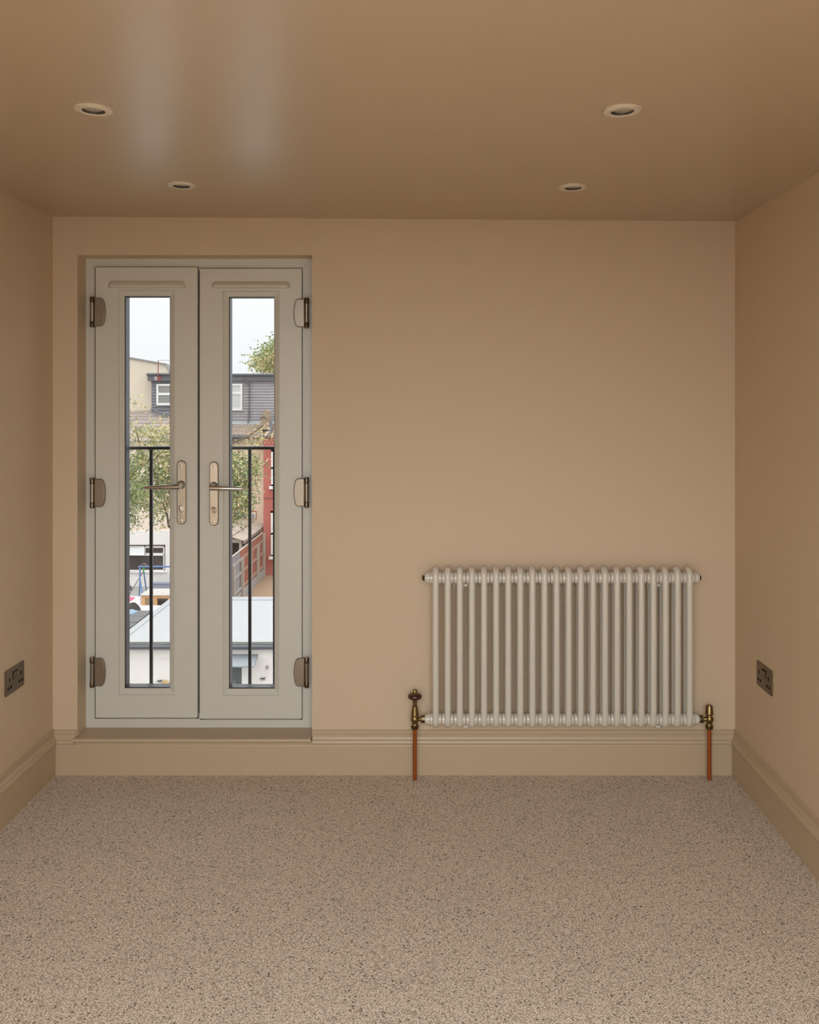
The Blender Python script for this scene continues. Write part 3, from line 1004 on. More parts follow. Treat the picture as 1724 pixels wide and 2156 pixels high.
def cloth(name, m, pts, h, label, cat):
    """crumpled cloth lying over a patch: pts=(x0,x1,y0,y1,z)"""
    x0, x1, y0, y1, z = pts
    n = 9
    b = MB()
    vs = []
    for j in range(n):
        for i in range(n):
            u, v = i / (n - 1), j / (n - 1)
            e = max(0, min(u, 1 - u, v, 1 - v)) * 4
            vs.append((x0 + (x1 - x0) * u + random.uniform(-.02, .02), y0 + (y1 - y0) * v + random.uniform(-.02, .02), z + .01 + h * min(1, e) * random.uniform(.4, 1.0)))
    k = len(vs)
    vs += [(p[0], p[1], z) for p in vs]
    fs = [(j * n + i, j * n + i + 1, (j + 1) * n + i + 1, (j + 1) * n + i) for j in range(n - 1) for i in range(n - 1)]
    fs += [tuple(q + k for q in f) for f in fs]
    rim = [i for i in range(n)] + [j * n + n - 1 for j in range(1, n)] + [(n - 1) * n + i for i in range(n - 2, -1, -1)] + [j * n for j in range(n - 2, 0, -1)]
    fs += [(rim[i], rim[(i + 1) % len(rim)], rim[(i + 1) % len(rim)] + k, rim[i] + k) for i in range(len(rim))]
    b.add(vs, fs)
    tag(b.build(name, m, smooth=True, angle=60), label, cat)


zn = nz + .024
cloth('sheet', 'bluecloth', (X_(262, 19.5), X_(285, 19.5), 19.35 - D, 19.68 - D, zn), .05, 'pale blue crumpled sheet on the grey felt roof', 'sheet')
bb = MB().box(-8.2, X_(281, 20.6) + .05, 20.36 - D, 20.9 - D, GZ + 2.406, GZ + 2.62)
bb.box(-8.22, X_(281, 20.6) + .06, 20.35 - D, 20.91 - D, GZ + 2.59, GZ + 2.615)
tag(bb.build('storage_box', 'white_render'), 'pale lidded box under the pink cloth', 'box')
cloth('cloth', 'pinkcloth', (X_(258, 20.6), X_(281, 20.6), 20.4 - D, 20.75 - D, GZ + 2.62), .05, 'bright pink cloth lying behind the dark bag', 'cloth')
b = MB()
bx_, bd = X_(279, 20.0), 20.08
vs, fs = [], []
for j in range(7):
    a = PI / 2 * j / 6
    for i in range(16):
        t = 2 * PI * i / 16
        rr = math.cos(a) * (1 + .1 * math.sin(3 * t))
        vs.append((bx_ - .03 + .17 * rr * math.cos(t), bd - D + .20 * rr * math.sin(t), GZ + 2.40 + .24 * math.sin(a) * (1 + .08 * math.sin(2 * t))))
for j in range(6):
    for i in range(16):
        fs.append((j * 16 + i, j * 16 + (i + 1) % 16, (j + 1) * 16 + (i + 1) % 16, (j + 1) * 16 + i))
fs.append(tuple(range(16))[::-1])
b.add(vs, fs)
tag(b.build('garden_bag', 'darkbag', smooth=True), 'dark rounded bag heaped behind the grey felt roof', 'bag')
b = MB()
b.box(-9.0, -5.95, 19.85 - D, 20.95 - D, GZ, GZ + 2.40)
b.box(-9.0, -5.9, 19.82 - D, 21.0 - D, GZ + 2.36, GZ + 2.399)
tag(b.build('storage_cabinet', 'white_render'), 'pale storage bunker behind the grey felt roof', 'bunker')

# pine hutch -----------------------------------------------------------
hu = empty('garden_hutch')
tag(hu, 'pine garden hutch with a flat white top beyond the pale roof', 'hutch')
h0, h1 = 26.0, 26.85
hx0, hx1 = X_(298, h0), X_(392, h0)
htz = Z_(1252, h0)
MB().box(hx0 - .04, hx1 + .04, h0 - .04 - D, h1 - D, htz - .03, htz).build('top', 'whitetop', hu, bevel=.005)
MB().box(hx0, hx1, h0 - D, h0 + .05 - D, htz - .10, htz - .03).build('top_rail', 'pine', hu)
for px in (298, 322, 354, 388):
    x = X_(px, h0)
    MB().box(x, x + (.10 if px != 322 else .11), h0 - .005 - D, h0 + .08 - D, GZ, htz - .03).build('post', 'pine', hu)
for px in (298, 388):
    x = X_(px, h0)
    MB().box(x, x + .09, h1 - .12 - D, h1 - .04 - D, GZ, htz - .03).build('post', 'pine', hu)
MB().box(hx0 + .05, hx1 - .05, h0 + .35 - D, h0 + .40 - D, GZ, htz - .22).build('back_panel', 'felt', hu)
MB().box(hx0 + .05, hx1 - .05, h0 + .33 - D, h0 + .42 - D, htz - .22, htz - .03).build('back_panel', 'bluegrey', hu)
MB().box(hx0 + .09, X_(322, h0), h0 + .02 - D, h0 + .05 - D, GZ, htz - .09).build('side_panel', 'stone', hu)

# blue steel frame with rope --------------------------------------------
bf = empty('swing_frame')
tag(bf, 'blue steel swing frame with a green rope before the white house', 'frame')
fd = 31.5
MB().tube([P(291, 1193, fd), P(420, 1193, fd)], .028, 10).build('crossbar', 'bluepaint', bf, smooth=True)
MB().tube([P(294.5, 1193, fd), P(294, 1215, fd - .1), P(299, 1246, fd - .5), P(306, 1290, fd - 1.0)], .026, 10).build('leg', 'bluepaint', bf, smooth=True)
MB().tube([P(295, 1197, fd), P(293.5, 1246, fd + .4), P(292, 1285, fd + .4)], .022, 10).build('leg', 'bluepaint', bf, smooth=True)
MB().tube([P(303, 1206, fd), P(305, 1222, fd), P(308, 1242, fd + .2), P(311, 1262, fd + .3)], .022, 10).build('leg', 'bluepaint', bf, smooth=True)
MB().tube([P(418, 1193, fd), P(424, 1290, fd - .6)], .026, 10).build('leg', 'bluepaint', bf, smooth=True)
b = MB()
b.tube([P(302, 1194, fd), P(301.5, 1200, fd), P(303, 1206, fd)], [.03, .022, .028], 8)
b.tube([P(304, 1194, fd), P(302.5, 1206, fd)], .014, 6)
b.build('rope', 'greenrope', bf, smooth=True)
b = MB()
b.tube([P(297 + 6 * (1 - math.cos(PI * i / 10)), 1193 - 6 * math.sin(PI * i / 10), fd) for i in range(11)], .013, 6)
b.build('hoop', 'stone', bf, smooth=True)
MB().tube([P(301, 1204, fd), P(277, 1244, fd - .3), P(262, 1268, fd - .5)], .012, 6).build('guy_line', 'iron', bf, smooth=True)
b = MB()
for k in range(3):
    b.tube([P(271 + (3 + 1.6 * k) * math.cos(2 * PI * i / 14), 1238 + (3 + 1.1 * k) * math.sin(2 * PI * i / 14), 30.5 + .03 * k) for i in range(14)], .018, 6, closed=True)
b.tube([P(271, 1236, 30.5), P(270, 1280, 30.5), P(269.7, 1299, 30.45)], .02, 6)
tag(b.build('hose_reel', 'gutter', smooth=True), 'small coiled dark hose on a stand by the white house', 'hose')

# white and brick house (seen through the first pane) --------------------
ha = empty('terraced_house')
tag(ha, 'terraced house with white rendered ground floor, peach brick and beige upper gable', 'house')
a0 = 35.5
hz0 = Z_(1118, a0)
# wall with window hole
wx0, wx1, wz0, wz1 = X_(214, a0), X_(348, a0), Z_(1203, a0), Z_(1147, a0)
ax0, ax1 = X_(-500, a0), X_(400, a0)
b = MB()
b.box(ax0, wx0, a0 - D, a0 + .3 - D, GZ, hz0)
b.box(wx1, ax1, a0 - D, a0 + .3 - D, GZ, hz0)
b.box(wx0, wx1, a0 - D, a0 + .3 - D, GZ, wz0)
b.box(wx0, wx1, a0 - D, a0 + .3 - D, wz1, hz0)
b.build('rendered_wall', 'white_render', ha)
eav = Z_(925, 36.5)
MB().box(ax0, ax1, a0 + .06 - D, a0 + .3 - D, hz0, eav).build('brick_wall', 'brick', ha)
win = empty('kitchen_window'); win.parent = ha
b = MB()
b.box(wx0, wx1, a0 + .10 - D, a0 + .14 - D, wz1 - .07, wz1)
b.box(wx1 - .07, wx1, a0 + .10 - D, a0 + .14 - D, wz0, wz1)
b.build('reveal_strip', 'brownreveal', win)
MB().box(wx0, wx1, a0 + .13 - D, a0 + .15 - D, wz0, wz1).build('pane', 'pane_dark', win)
fm = a0 + .09


def wbar(x0, x1, y0, y1, parent, dd=fm, m='whitewin', nm='window_bar', th=.05):
    return pbox(MB(), x0, x1, y0, y1, dd, th).build(nm, m, parent)


wbar(214, 345.5, 1150, 1152, win); wbar(214, 345.5, 1167, 1170, win); wbar(214, 346, 1200, 1203, win)
wbar(343.5, 346, 1150, 1203, win); wbar(303, 306, 1150, 1168, win); wbar(214, 218, 1150, 1203, win)
wbar(306, 343, 1152, 1153.6, win); wbar(306, 343, 1164.5, 1167, win)
# open top-hung casement
b = MB()
cs = [(222, 302, 1151, 1168)]
dt, db = fm - .02, fm - .22
qa = [P(224, 1151.5, dt), P(301, 1151.5, dt), P(302, 1168.5, db), P(224, 1168.5, db)]
off = Vector((0, .03, .01))
b.hexa(qa, [p + off for p in qa])
b.build('casement_pane', 'pane_net', win)
b = MB()
for (u0, u1, w0, w1) in ((224, 302, 1150.8, 1152), (224, 302.5, 1166.6, 1169), (300, 302.8, 1151, 1169)):
    t0_, t1_ = (w0 - 1151) / 17, (w1 - 1151) / 17
    q = [P(u0, w0, dt + (db - dt) * t0_ - .02), P(u1, w0, dt + (db - dt) * t0_ - .02), P(u1, w1, dt + (db - dt) * t1_ - .02), P(u0, w1, dt + (db - dt) * t1_ - .02)]
    b.hexa(q, [p + off for p in q])
b.build('casement_frame', 'whitewin', win)
pbox(MB(), 214, 349.5, 1203, 1205.5, a0 - .08, .2).build('window_sill', 'whitewin', win)
# low blue-grey panel at the foot of the wall
b = MB()
b.box(X_(318, 35.0), X_(392, 35.0), 35.0 - D, 35.25 - D, GZ, Z_(1229, 35.0))
b.box(X_(318, 35.0), X_(392, 35.0), 34.97 - D, 35.28 - D, Z_(1229, 35.0), Z_(1229, 35.0) + .02)
tag(b.build('planter_wall', 'bluegrey'), 'low blue-grey planter wall against the white house', 'planter')


# main roof of the first house: flat tile courses
def courses(parent, d0, z0, d1, z1, x0, x1, n, m, wave=0.0, period=.17, name='tile_course'):
    for i in range(n):
        t0_, t1_ = i / n, (i + 1) / n
        dA, zA = d0 + (d1 - d0) * t0_, z0 + (z1 - z0) * t0_
        dB, zB = d0 + (d1 - d0) * (t1_ + .15 / n), z0 + (z1 - z0) * (t1_ + .15 / n)
        b = MB()
        k = 2 if wave == 0 else max(2, int((x1 - x0) / period * 6))
        top, bot = [], []
        for j in range(k + 1):
            x = x0 + (x1 - x0) * j / k
            w = wave * math.sin(2 * PI * x / period)
            top.append(((x, dA - D, zA + .045 + w), (x, dB - D, zB + .012 + w)))
            bot.append(((x, dA - D, zA + .005 + w), (x, dB - D, zB - .02 + w)))
        vs, fs = [], []
        for j in range(k + 1):
            vs += [top[j][0], top[j][1], bot[j][1], bot[j][0]]
        for j in range(k):
            for q in range(4):
                fs.append((j * 4 + q, j * 4 + (q + 1) % 4, (j + 1) * 4 + (q + 1) % 4, (j + 1) * 4 + q))
        fs += [(3, 2, 1, 0), (k * 4, k * 4 + 1, k * 4 + 2, k * 4 + 3)]
        b.add(vs, fs)
        b.build(name, m, parent)


e0 = 35.4
courses(ha, e0, Z_(925, 36.5) - .05, 38.0, Z_(865, 38.0), X_(-500, 36.5), X_(398, 36.5), 9, 'rooftile2')
# beige rendered upper gable with coping
bd_ = 38.0
prof = [(60, 870), (345, 870), (357.5, 786), (347.5, 767.5), (262, 752), (60, 716)]
b = MB()
b.prism([(X_(x, bd_), Z_(y, bd_)) for x, y in prof], 'y', bd_ - D, bd_ + .35 - D)
gb = b.build('gable_wall', 'beige_render', ha)
b = MB()
cp = [(60, 716), (262, 752), (347.5, 767.5), (357.5, 786)]
for i in range(3):
    (xa, ya_), (xb_, yb_) = cp[i], cp[i + 1]
    q = [P(xa, ya_ - 2.2, bd_ - .06), P(xb_ + 1, yb_ - 2.2, bd_ - .06), P(xb_ + 1, yb_ + 1, bd_ - .06), P(xa, ya_ + 1, bd_ - .06)]
    b.hexa(q, [p + Vector((0, .5, 0)) for p in q])
b.build('coping', 'coping', gb)


def dormer(parent, d, px0, px1, ytop, ybot, yf0, n, m, m_f, wins, base=0):
    dm = empty('dormer'); dm.parent = parent
    x0, x1 = X_(px0, d), X_(px1, d)
    z0, z1 = Z_(ybot, d), Z_(ytop, d)
    MB().box(x0 + .02, x1, d + .03 - D, d + 2.5 - D, z0 - .6, z1).build('dormer_body', m, dm)
    h = (z1 - z0) / n
    first = MB()
    first.hexa([(x0, d - .03 - D, 0), (x1, d - .03 - D, 0), (x1, d + .004 - D, h), (x0, d + .004 - D, h)],
               [(x0, d + .03 - D, 0), (x1, d + .03 - D, 0), (x1, d + .03 - D, h), (x0, d + .03 - D, h)])
    fo = first.build('cladding_board', m, dm)
    fo.location.z = z0
    for i in range(1, n):
        inst(fo, 'cladding_board', dm, (0, 0, z0 + h * i))
    zf = Z_(yf0, d)
    MB().box(x0 - .12, x1 + .1, d - .14 - D, d + 2.4 - D, z1 - .02, zf - .09).build('fascia', m_f, dm)
    b = MB()
    b.tube([(x0 - .14, d - .17 - D, zf - .055), (x1 + .1, d - .17 - D, zf - .055)], .055, 10)
    b.build('gutter', 'gutter', dm, smooth=True)
    MB().box(x0 - .18, x1 + .1, d - .12 - D, d + 2.5 - D, zf - .09, zf).build('roof_edge', 'rolled', dm, bevel=.03)
    for (wa, wb, wy0, wy1, tr, pm) in wins:
        w = empty('dormer_window'); w.parent = dm
        dd = d - .09
        for (u0, u1, v0, v1) in ((wa, wb, wy0, wy0 + 4), (wa, wb, wy1 - 5, wy1), (wa, wa + 4, wy0, wy1), (wb - 3.6, wb, wy0, wy1), (wa, wb, tr - 2, tr + 3)):
            pbox(MB(), u0, u1, v0, v1, dd - (.006 if v1 - v0 > 12 else 0), .08).build('window_bar', 'whitewin', w)
        pbox(MB(), wa + 2, wb - 2, wy0 + 2, wy1 - 2, dd + .03, .03).build('pane', pm, w)
    return dm


dmA = dormer(ha, 37.75, 319, 396, 801, 870, 785.5, 11, 'slate_dark', 'fascia', [(329, 362, 808.5, 853.5, 829, 'pane_grey')])
MB().tube([P(320, 861, 37.6), P(332, 868, 37.4), P(345, 872, 37.35), P(362, 873, 37.35)], .05, 8).build('lead_flashing', 'fascia', ha, smooth=True)

an = empty('roof_aerial')
tag(an, 'thin rusty roof aerial standing before the beige gable', 'aerial')
ad = 37.45
MB().tube([P(333.2, 759, ad), P(333.0, 806, ad)], .016, 6).build('mast', 'redframe', an, smooth=True)
b = MB()
for q in range(4):
    b.box(X_(325.5, ad), X_(331, ad), ad - .02 - D, ad - D, Z_(793.5 + q * 1.9 + .9, ad), Z_(793.5 + q * 1.9, ad))
b.box(X_(325.5, ad), X_(326.3, ad), ad - .02 - D, ad - D, Z_(800, ad), Z_(793.3, ad))
b.build('grid_reflector', 'whitewin', an)
b = MB()
b.tube([P(331, 792.5, ad - .03), P(340.5, 801, ad - .03)], .018, 6)
b.tube([P(340, 793, ad - .03), P(331, 801.5, ad - .03)], .018, 6)
b.box(X_(332, ad), X_(337, ad), ad - .06 - D, ad - D, Z_(800, ad), Z_(795, ad))
b.build('dipole', 'redframe', an, smooth=True)
b = MB()
b.tube([P(331.5, 759, ad), P(362, 758.5, ad + .3)], .007, 5)
b.build('boom', 'iron', an, smooth=True)

# slate-clad house with the pantiled roof (seen through the second pane) ---
hb = empty('terraced_house')
tag(hb, 'terraced house with mauve-grey clad dormer, pantiled roof and cream brick wall', 'house')
d_b = 39.2
dmB = dormer(hb, d_b, 458, 640, 801, 889, 786.5, 15, 'slate', 'fascia', [(463, 509.5, 808, 864.5, 827, 'pane_net')])
b = MB()
pd = d_b - .10
b.tube([P(515.2, 793, pd - .08), P(515.4, 801, pd - .08), P(524.5, 808.5, pd), P(525, 812, pd), P(524.6, 866, pd), P(523.6, 884, pd), P(522, 890, pd - .1)], .030, 10)
b.build('downpipe', 'gutter', hb, smooth=True)
MB().lathe([(.036, -.04), (.040, 0), (.036, .04)], tuple(P(524.5, 866, pd)), 'z', 12).build('pipe_collar', 'gutter', hb, smooth=True)
eB, zB = 38.2, Z_(917, 38.2)
b = MB()
q = [P(458, 887.5, d_b - .03), P(640, 887.5, d_b - .03), P(640, 893.5, d_b - .25), P(458, 893.5, d_b - .25)]
b.hexa(q, [p + Vector((0, .05, -.08)) for p in q])
b.build('lead_flashing', 'rolled', hb)
courses(hb, eB, zB, d_b - .12, Z_(893, d_b - .12), X_(452, 38.6), X_(640, 38.6), 3, 'rooftile', .022, .15)
b = MB()
b.tube([(X_(452, 38), eB - .06 - D, zB - .05), (X_(575, 38), eB - .06 - D, zB - .05)], .055, 10)
b.build('gutter', 'gutter', hb, smooth=True)
MB().box(X_(452, 38.4), X_(575, 38.4), eB + .02 - D, eB + .3 - D, zB - .14, zB).build('eaves_board', 'fascia', hb)
cwx0, cwx1 = X_(452, 38.6), X_(558, 38.6)
MB().box(cwx0, cwx1, 38.6 - D, 38.9 - D, GZ, zB - .02).build('brick_wall', 'creambrick', hb)
w = empty('small_window'); w.parent = hb
pbox(MB(), 486, 539.5, 1076.5, 1092, 38.56, .06).build('window_surround', 'redframe', w)
pbox(MB(), 488, 538, 1078.5, 1092, 38.53, .06).build('window_frame', 'whitewin', w)
pbox(MB(), 530, 535, 1081.5, 1091, 38.51, .06).build('pane', 'bluegrey', w)
pbox(MB(), 492, 526, 1081.5, 1091, 38.51, .06).build('pane', 'bluegrey', w)
b = MB()
b.tube([P(488, 937, 38.5), P(519, 921, 38.45)], .028, 8)
b.build('waste_pipe', 'whitewin', hb, smooth=True)
b = MB()
b.tube([P(484, 928.5, 38.55), P(516, 924, 38.55)], .02, 6)
b.tube([P(489, 934, 38.55), P(504, 933, 38.55)], .02, 6)
b.build('cable', 'iron', hb, smooth=True)
# stone gablet on the party wall
g_ = 38.25
b = MB()
b.prism([(X_(548, g_), Z_(905, g_)), (X_(566, g_), Z_(905, g_)), (X_(565.5, g_), Z_(867, g_)), (X_(558.5, g_), Z_(862, g_)), (X_(552, g_), Z_(872, g_)), (X_(547.5, g_), Z_(879, g_))], 'y', g_ - D, g_ + .5 - D)
pg = b.build('party_wall_gablet', 'stone', hb)
b = MB()
for (xa, ya_, xb_, yb_) in ((546.5, 880, 554.5, 875), (554.5, 875, 563, 881)):
    q = [P(xa, ya_ - 1, g_ - .06), P(xb_, yb_ - 1, g_ - .06), P(xb_, yb_ + 1, g_ - .06), P(xa, ya_ + 1, g_ - .06)]
    b.hexa(q, [p + Vector((0, .07, 0)) for p in q])
b.build('moulding', 'coping', pg)
b = MB()
q = [P(565, 886, g_ + .2), P(573, 886, g_ + .2), P(570, 912, g_), P(560, 912, g_)]
b.hexa(q, [p + Vector((0, .1, -.03)) for p in q])
b.build('lead_soaker', 'lead', hb)

# red rear wing -----------------------------------------------------------
rw = empty('red_house')
tag(rw, 'red painted house wall with white window edges beyond the fence', 'house')
r0 = 37.7
MB().box(X_(554.5, r0), X_(760, r0), r0 - D, r0 + .36 - D, GZ, Z_(921, r0)).build('painted_wall', 'red_wall', rw)
MB().box(X_(553, r0), X_(760, r0), r0 - .12 - D, r0 + .36 - D, Z_(921, r0), Z_(918, r0)).build('eaves_board', 'fascia', rw)
for y0, y1, xs in ((947, 1024, 570.8), (1076, 1172, 570.2)):
    w = empty('sash_window'); w.parent = rw
    for (u0, u1, v0, v1) in ((xs, xs + 4.5, y0, y1), (xs + 46, xs + 50, y0, y1), (xs, xs + 50, y0, y0 + 4), (xs, xs + 50, y1 - 4, y1), (xs, xs + 50, (y0 + y1) / 2 - 2, (y0 + y1) / 2 + 2)):
        pbox(MB(), u0, u1, v0, v1, r0 - .05, .07).build('window_bar', 'whitewin', w)
    pbox(MB(), xs + 2, xs + 48, y0 + 2, y1 - 2, r0 - .02, .04).build('pane', 'pane_dark', w)
    pbox(MB(), xs - 4.5, xs + 54, y1, y1 + 6, r0 - .16, .18).build('window_sill', 'whitewin', w)
MB().tube([P(556, 1049, r0 - .03), P(600, 1049.5, r0 - .03)], .012, 6).build('cable', 'iron', rw, smooth=True)

# fence between the yards ----------------------------------------------------
fe = empty('garden_fence')
tag(fe, 'weathered timber fence, grey then red-brown, running back to the red wall', 'fence')
fx = -6.52
posts = [28.6, 30.1, 31.65, 33.15, 34.7, 36.2, 37.55]
fh = 1.72
random.seed(11)
bw_ = .125
for i in range(len(posts) - 1):
    p0, p1 = posts[i], posts[i + 1]
    m = 'greywood' if i < 4 else 'redwood'
    if i == 3:
        m = 'redwood'
    b = MB()
    nb_ = int((p1 - p0) / bw_)
    for k in range(nb_):
        ya_ = p0 + (p1 - p0) * k / nb_ - D
        yb_ = p0 + (p1 - p0) * (k + 1) / nb_ - D
        o_ = random.uniform(-.004, .004)
        b.hexa([(fx - .02 + o_, ya_, GZ + .28), (fx - .006 + o_, ya_, GZ + .28), (fx - .014 + o_, yb_ + .01, GZ + .28), (fx - .02 + o_, yb_ + .01, GZ + .28)],
               [(fx - .02 + o_, ya_, GZ + fh), (fx - .006 + o_, ya_, GZ + fh), (fx - .014 + o_, yb_ + .01, GZ + fh), (fx - .02 + o_, yb_ + .01, GZ + fh)])
    b.build('board_infill', m, fe)
    for zz in (.42, .95, 1.42):
        MB().box(fx, fx + .05, p0 - D, p1 - D, GZ + zz - .04, GZ + zz + .04).build('rail', 'greyrail' if m == 'greywood' else 'brownrail', fe)
    MB().box(fx - .03, fx + .03, p0 - D, p1 - D, GZ + fh, GZ + fh + .025).build('capping', 'postwood', fe)
    MB().box(fx - .03, fx + .02, p0 - D, p1 - D, GZ, GZ + .28).build('gravel_board', 'concrete', fe)
for p_ in posts:
    MB().box(fx + .0, fx + .11, p_ - .05 - D, p_ + .05 - D, GZ, GZ + (1.45 if p_ < 37 else fh)).build('post', 'postwood', fe, bevel=.01)

# shed behind the fence -----------------------------------------------------
sh = empty('garden_shed')
tag(sh, 'old shed with a tan felt roof standing behind the fence', 'shed')
s0, s1 = 34.3, 38.3
sx1, sx0 = -6.72, -8.1
sz = Z_(1139, s0 - .1) + .02
rise = .30
xm_ = -8.0


def sroof(x): return sz + (sx1 + .12 - x) * rise


for k, (ya_, yb_) in enumerate(((s0 - .2, 35.5), (35.5, 36.9), (36.9, s1 + .1))):
    b = MB()
    xe = sx1 + .14
    q = [(xm_, ya_ - D, sroof(xm_) + .02), (xe, ya_ - D, sroof(xe) + .02), (xe, yb_ + .06 - D, sroof(xe)), (xm_, yb_ + .06 - D, sroof(xm_))]
    b.hexa(q, [(p[0], p[1], p[2] - .035) for p in q])
    b.build('roof_sheet', 'shedfelt', sh)
for xs_ in (-7.05, -7.6):
    b = MB()
    q = [(xs_, s0 - .22 - D, sroof(xs_) + .035), (xs_ + .025, s0 - .22 - D, sroof(xs_ + .025) + .035), (xs_ + .025, s1 + .1 - D, sroof(xs_ + .025) + .035), (xs_, s1 + .1 - D, sroof(xs_) + .035)]
    b.hexa(q, [(p[0], p[1], p[2] - .03) for p in q])
    b.build('felt_lap', 'brownreveal', sh)
MB().box(sx1 + .08, sx1 + .14, s0 - .15 - D, s1 - D, sz - .12, sz - .03).build('eaves_board', 'brownreveal', sh)
MB().box(sx0, sx1 - .05, s0 + .25 - D, s1 - D, GZ, sz - .08).build('shade_block', 'shedshade', sh)  # solid block, the open shed's inner shade is put into its colour
MB().box(sx1 - .09, sx1 + .02, s0 - D, s0 + .11 - D, GZ, sz - .02).build('corner_post', 'shedwood', sh)
MB().box(X_(478, s0), X_(488.5, s0), s0 - D, s0 + .1 - D, GZ, sz + .1).build('corner_post', 'shedwood', sh)
MB().box(-7.6, sx1 + .02, s0 - .02 - D, s0 + .08 - D, sz - .10, sz + .03).build('front_beam', 'shedwood', sh)
MB().box(sx1 - .03, sx1, s0 + .1 - D, s1 - D, GZ, GZ + 1.62).build('side_boards', 'greywood', sh)
for k, yy in enumerate((35.0, 35.9, 36.7, 37.5, s1 - .12)):
    MB().box(sx1 - .06, sx1 + .01, yy - D, yy + .09 - D, GZ, sz - .03).build('side_post', 'shedwood', sh)
for yy, m in ((35.25, 'redframe'), (36.3, 'redframe'), (37.1, 'red_wall')):
    MB().box(sx1 - .04, sx1 - .01, yy - D, yy + .3 - D, GZ + 1.62, sz - .12).build('side_shutter', m, sh)
MB().box(-8.0, sx1 + .1, s1 + .02 - D, s1 + .2 - D, sz - .1, sz + .06).build('rear_coping', 'shedwood', sh)


# trees -----------------------------------------------------------------------
def tree(name, label, base, trunk_r, branches, blobs, leaf, mats_w, seed, parent_group=None):
    """blobs: list of (center, (rx,ry,rz), n leaves, material weights)"""
    rnd = random.Random(seed)
    root = empty(name)
    tag(root, label, 'tree', parent_group)
    for i, br in enumerate(branches):
        k = len(br)
        r0_ = trunk_r if i == 0 else trunk_r * .4
        MB().tube(br, [r0_ * (1 - .75 * j / (k - 1)) for j in range(k)], 8).build('trunk' if i == 0 else 'branch', 'bark', root, smooth=True)
    names = list(mats_w)
    b = MB()
    for (c, r, n, wts) in blobs:
        made = 0
        while made < n:
            # a twig: a handful of leaves along a short drooping line
            th, ph = rnd.uniform(0, 2 * PI), math.acos(rnd.uniform(-1, 1))
            rr = rnd.uniform(.25, 1) ** .5
            s = Vector((c[0] + r[0] * rr * math.sin(ph) * math.cos(th), c[1] + r[1] * rr * math.sin(ph) * math.sin(th), c[2] + r[2] * rr * math.cos(ph)))
            dirv = Vector((rnd.gauss(0, 1), rnd.gauss(0, 1), rnd.gauss(-.35, .7))).normalized()
            ln = leaf * rnd.uniform(3, 6)
            mi = rnd.choices(range(len(names)), wts)[0]
            for q in range(rnd.randint(5, 8)):
                p = s + dirv * ln * q / 7 + Vector((rnd.gauss(0, .3), rnd.gauss(0, .3), rnd.gauss(0, .3))) * leaf
                a = (dirv + Vector((rnd.gauss(0, .8), rnd.gauss(0, .8), rnd.gauss(-.2, .8)))).normalized()
                sd = a.cross(Vector((rnd.gauss(0, 1), rnd.gauss(0, 1), rnd.gauss(0, 1)))).normalized()
                nn = a.cross(sd) * leaf * .12
                L_, W_ = leaf * rnd.uniform(.7, 1.25), leaf * rnd.uniform(.22, .34)
                m2 = mi if rnd.random() < .75 else rnd.choices(range(len(names)), wts)[0]
                b.add([p, p + a * L_ * .5 + sd * W_ + nn, p + a * L_, p + a * L_ * .5 - sd * W_ + nn], [(0, 1, 2), (0, 2, 3)], m2)
                made += 1
    o = bpy.data.objects.new('foliage', None)
    me = bpy.data.meshes.new('foliage')
    me.from_pydata(b.v, [], b.f)
    for k in names:
        me.materials.append(M[k])
    me.polygons.foreach_set('material_index', b.m)
    me.update()
    bpy.data.objects.remove(o)
    o = bpy.data.objects.new('foliage', me)
    COL.objects.link(o)
    o.parent = root
    o['kind'] = 'stuff'
    return root


td = 25.5
LM = ['leaf_green', 'leaf_yellow', 'leaf_peach', 'leaf_dark', 'leaf_grey']
tb = P(405, 1000, td)


def blob(px, py, d, rx, ry, n, w, rz_=.7):
    c = P(px, py, d)
    return (c, (rx * d / F, rz_, ry * d / F), n, w)


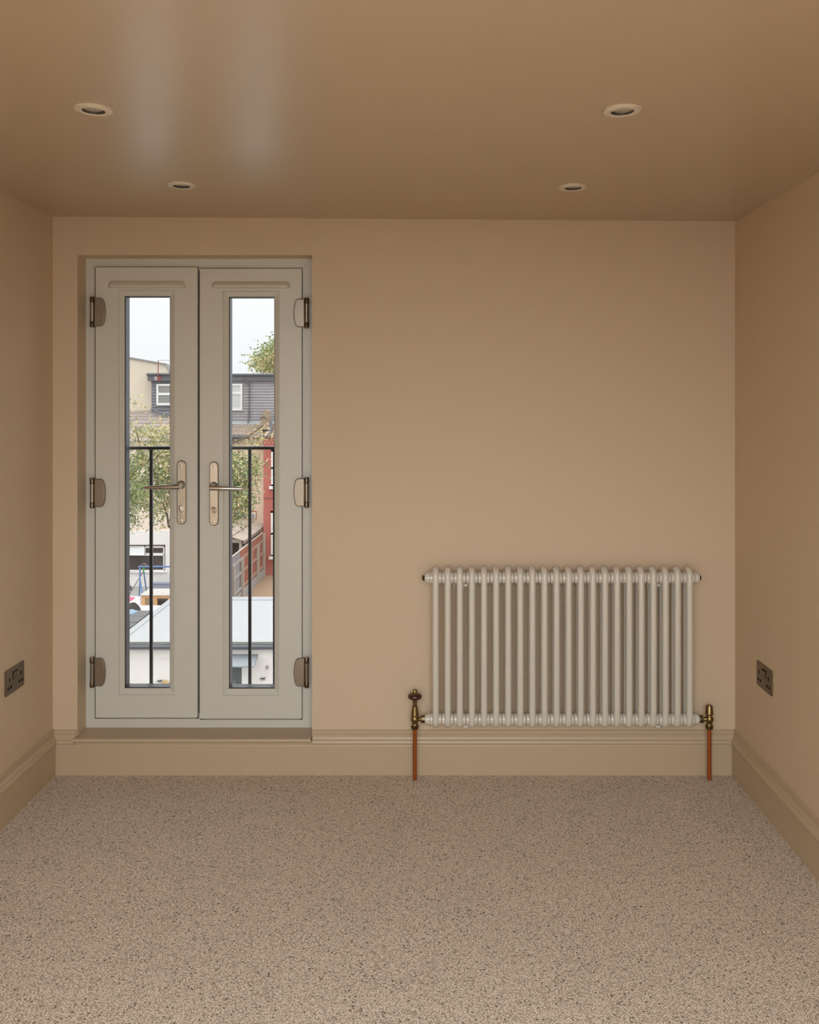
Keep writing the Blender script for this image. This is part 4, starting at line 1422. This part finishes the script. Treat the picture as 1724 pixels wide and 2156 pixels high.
mixed = [5, 4, 2, 2, 3]
pale = [3, 6, 4, 0, 2]
tree('garden_tree', 'broad garden tree with mottled green and yellow leaves beyond the doors', (tb.x, tb.y, GZ), .13,
     [[(tb.x, tb.y, GZ), (tb.x + .05, tb.y, GZ + 2.2), (tb.x - .03, tb.y, GZ + 4.0), (tb.x, tb.y, Z_(900, td))],
      [P(410, 1090, td), P(372, 1040, td), P(330, 1000, td), P(300, 960, td), P(285, 900, td)],
      [P(410, 1060, td), P(460, 1010, td), P(500, 985, td), P(540, 960, td)],
      [P(408, 1030, td), P(390, 960, td), P(345, 900, td)],
      [P(385, 1120, td), P(355, 1108, td), P(352, 1085, td), P(340, 1050, td)],
      [P(410, 1010, td), P(470, 940, td), P(520, 920, td), P(555, 895, td)]],
     [blob(320, 985, td, 70, 45, 2700, mixed), blob(330, 1040, td, 60, 35, 2000, mixed), blob(300, 925, td, 60, 35, 620, pale),
      blob(355, 920, td, 50, 35, 500, pale), blob(280, 865, td, 25, 40, 150, pale), blob(400, 980, td, 70, 90, 1500, mixed),
      blob(500, 985, td, 48, 38, 2900, mixed), blob(492, 1045, td, 42, 42, 2800, mixed), blob(490, 1088, td, 22, 25, 330, mixed),
      blob(520, 935, td, 35, 18, 140, pale), blob(550, 905, td, 30, 20, 110, pale), blob(325, 905, td, 35, 22, 220, pale),
      blob(348, 1085, td, 20, 26, 160, mixed)],
     .085, dict.fromkeys(LM), 3)
tree('ivy_tree', 'darker small-leaved bush at the edge of the first pane', None, .07,
     [[P(255, 1150, td - 2.2) + Vector((0, 0, -3.3)), P(255, 1150, td - 2.2), P(265, 1080, td - 2.2)]],
     [blob(270, 1055, td - 2.2, 24, 40, 1000, [2, 1, 0, 8, 2], .4), blob(270, 1095, td - 2.2, 24, 18, 350, [3, 1, 0, 8, 2], .4),
      blob(290, 1030, td - 2.2, 22, 22, 350, [3, 1, 0, 7, 2], .4), blob(268, 1000, td - 2.2, 14, 40, 250, [3, 1, 0, 7, 2], .4)],
     .06, dict.fromkeys(LM), 8)
fd_ = 52.0
tree('distant_tree', 'green and gold tree rising behind the grey dormer roof', None, .25,
     [[P(600, 800, fd_) + Vector((0, 0, -7)), P(600, 800, fd_), P(598, 740, fd_)]],
     [blob(585, 760, fd_, 42, 28, 2600, [3, 9, 3, 0, 2], 1.5), blob(600, 725, fd_, 32, 20, 900, [8, 2, 0, 2, 6], 1.5),
      blob(552, 760, fd_ + 1, 24, 16, 700, [8, 2, 0, 2, 6], 1.0), blob(575, 740, fd_ + 1, 28, 20, 800, [8, 2, 0, 3, 6], 1.0)],
     .16, dict.fromkeys(LM), 4)
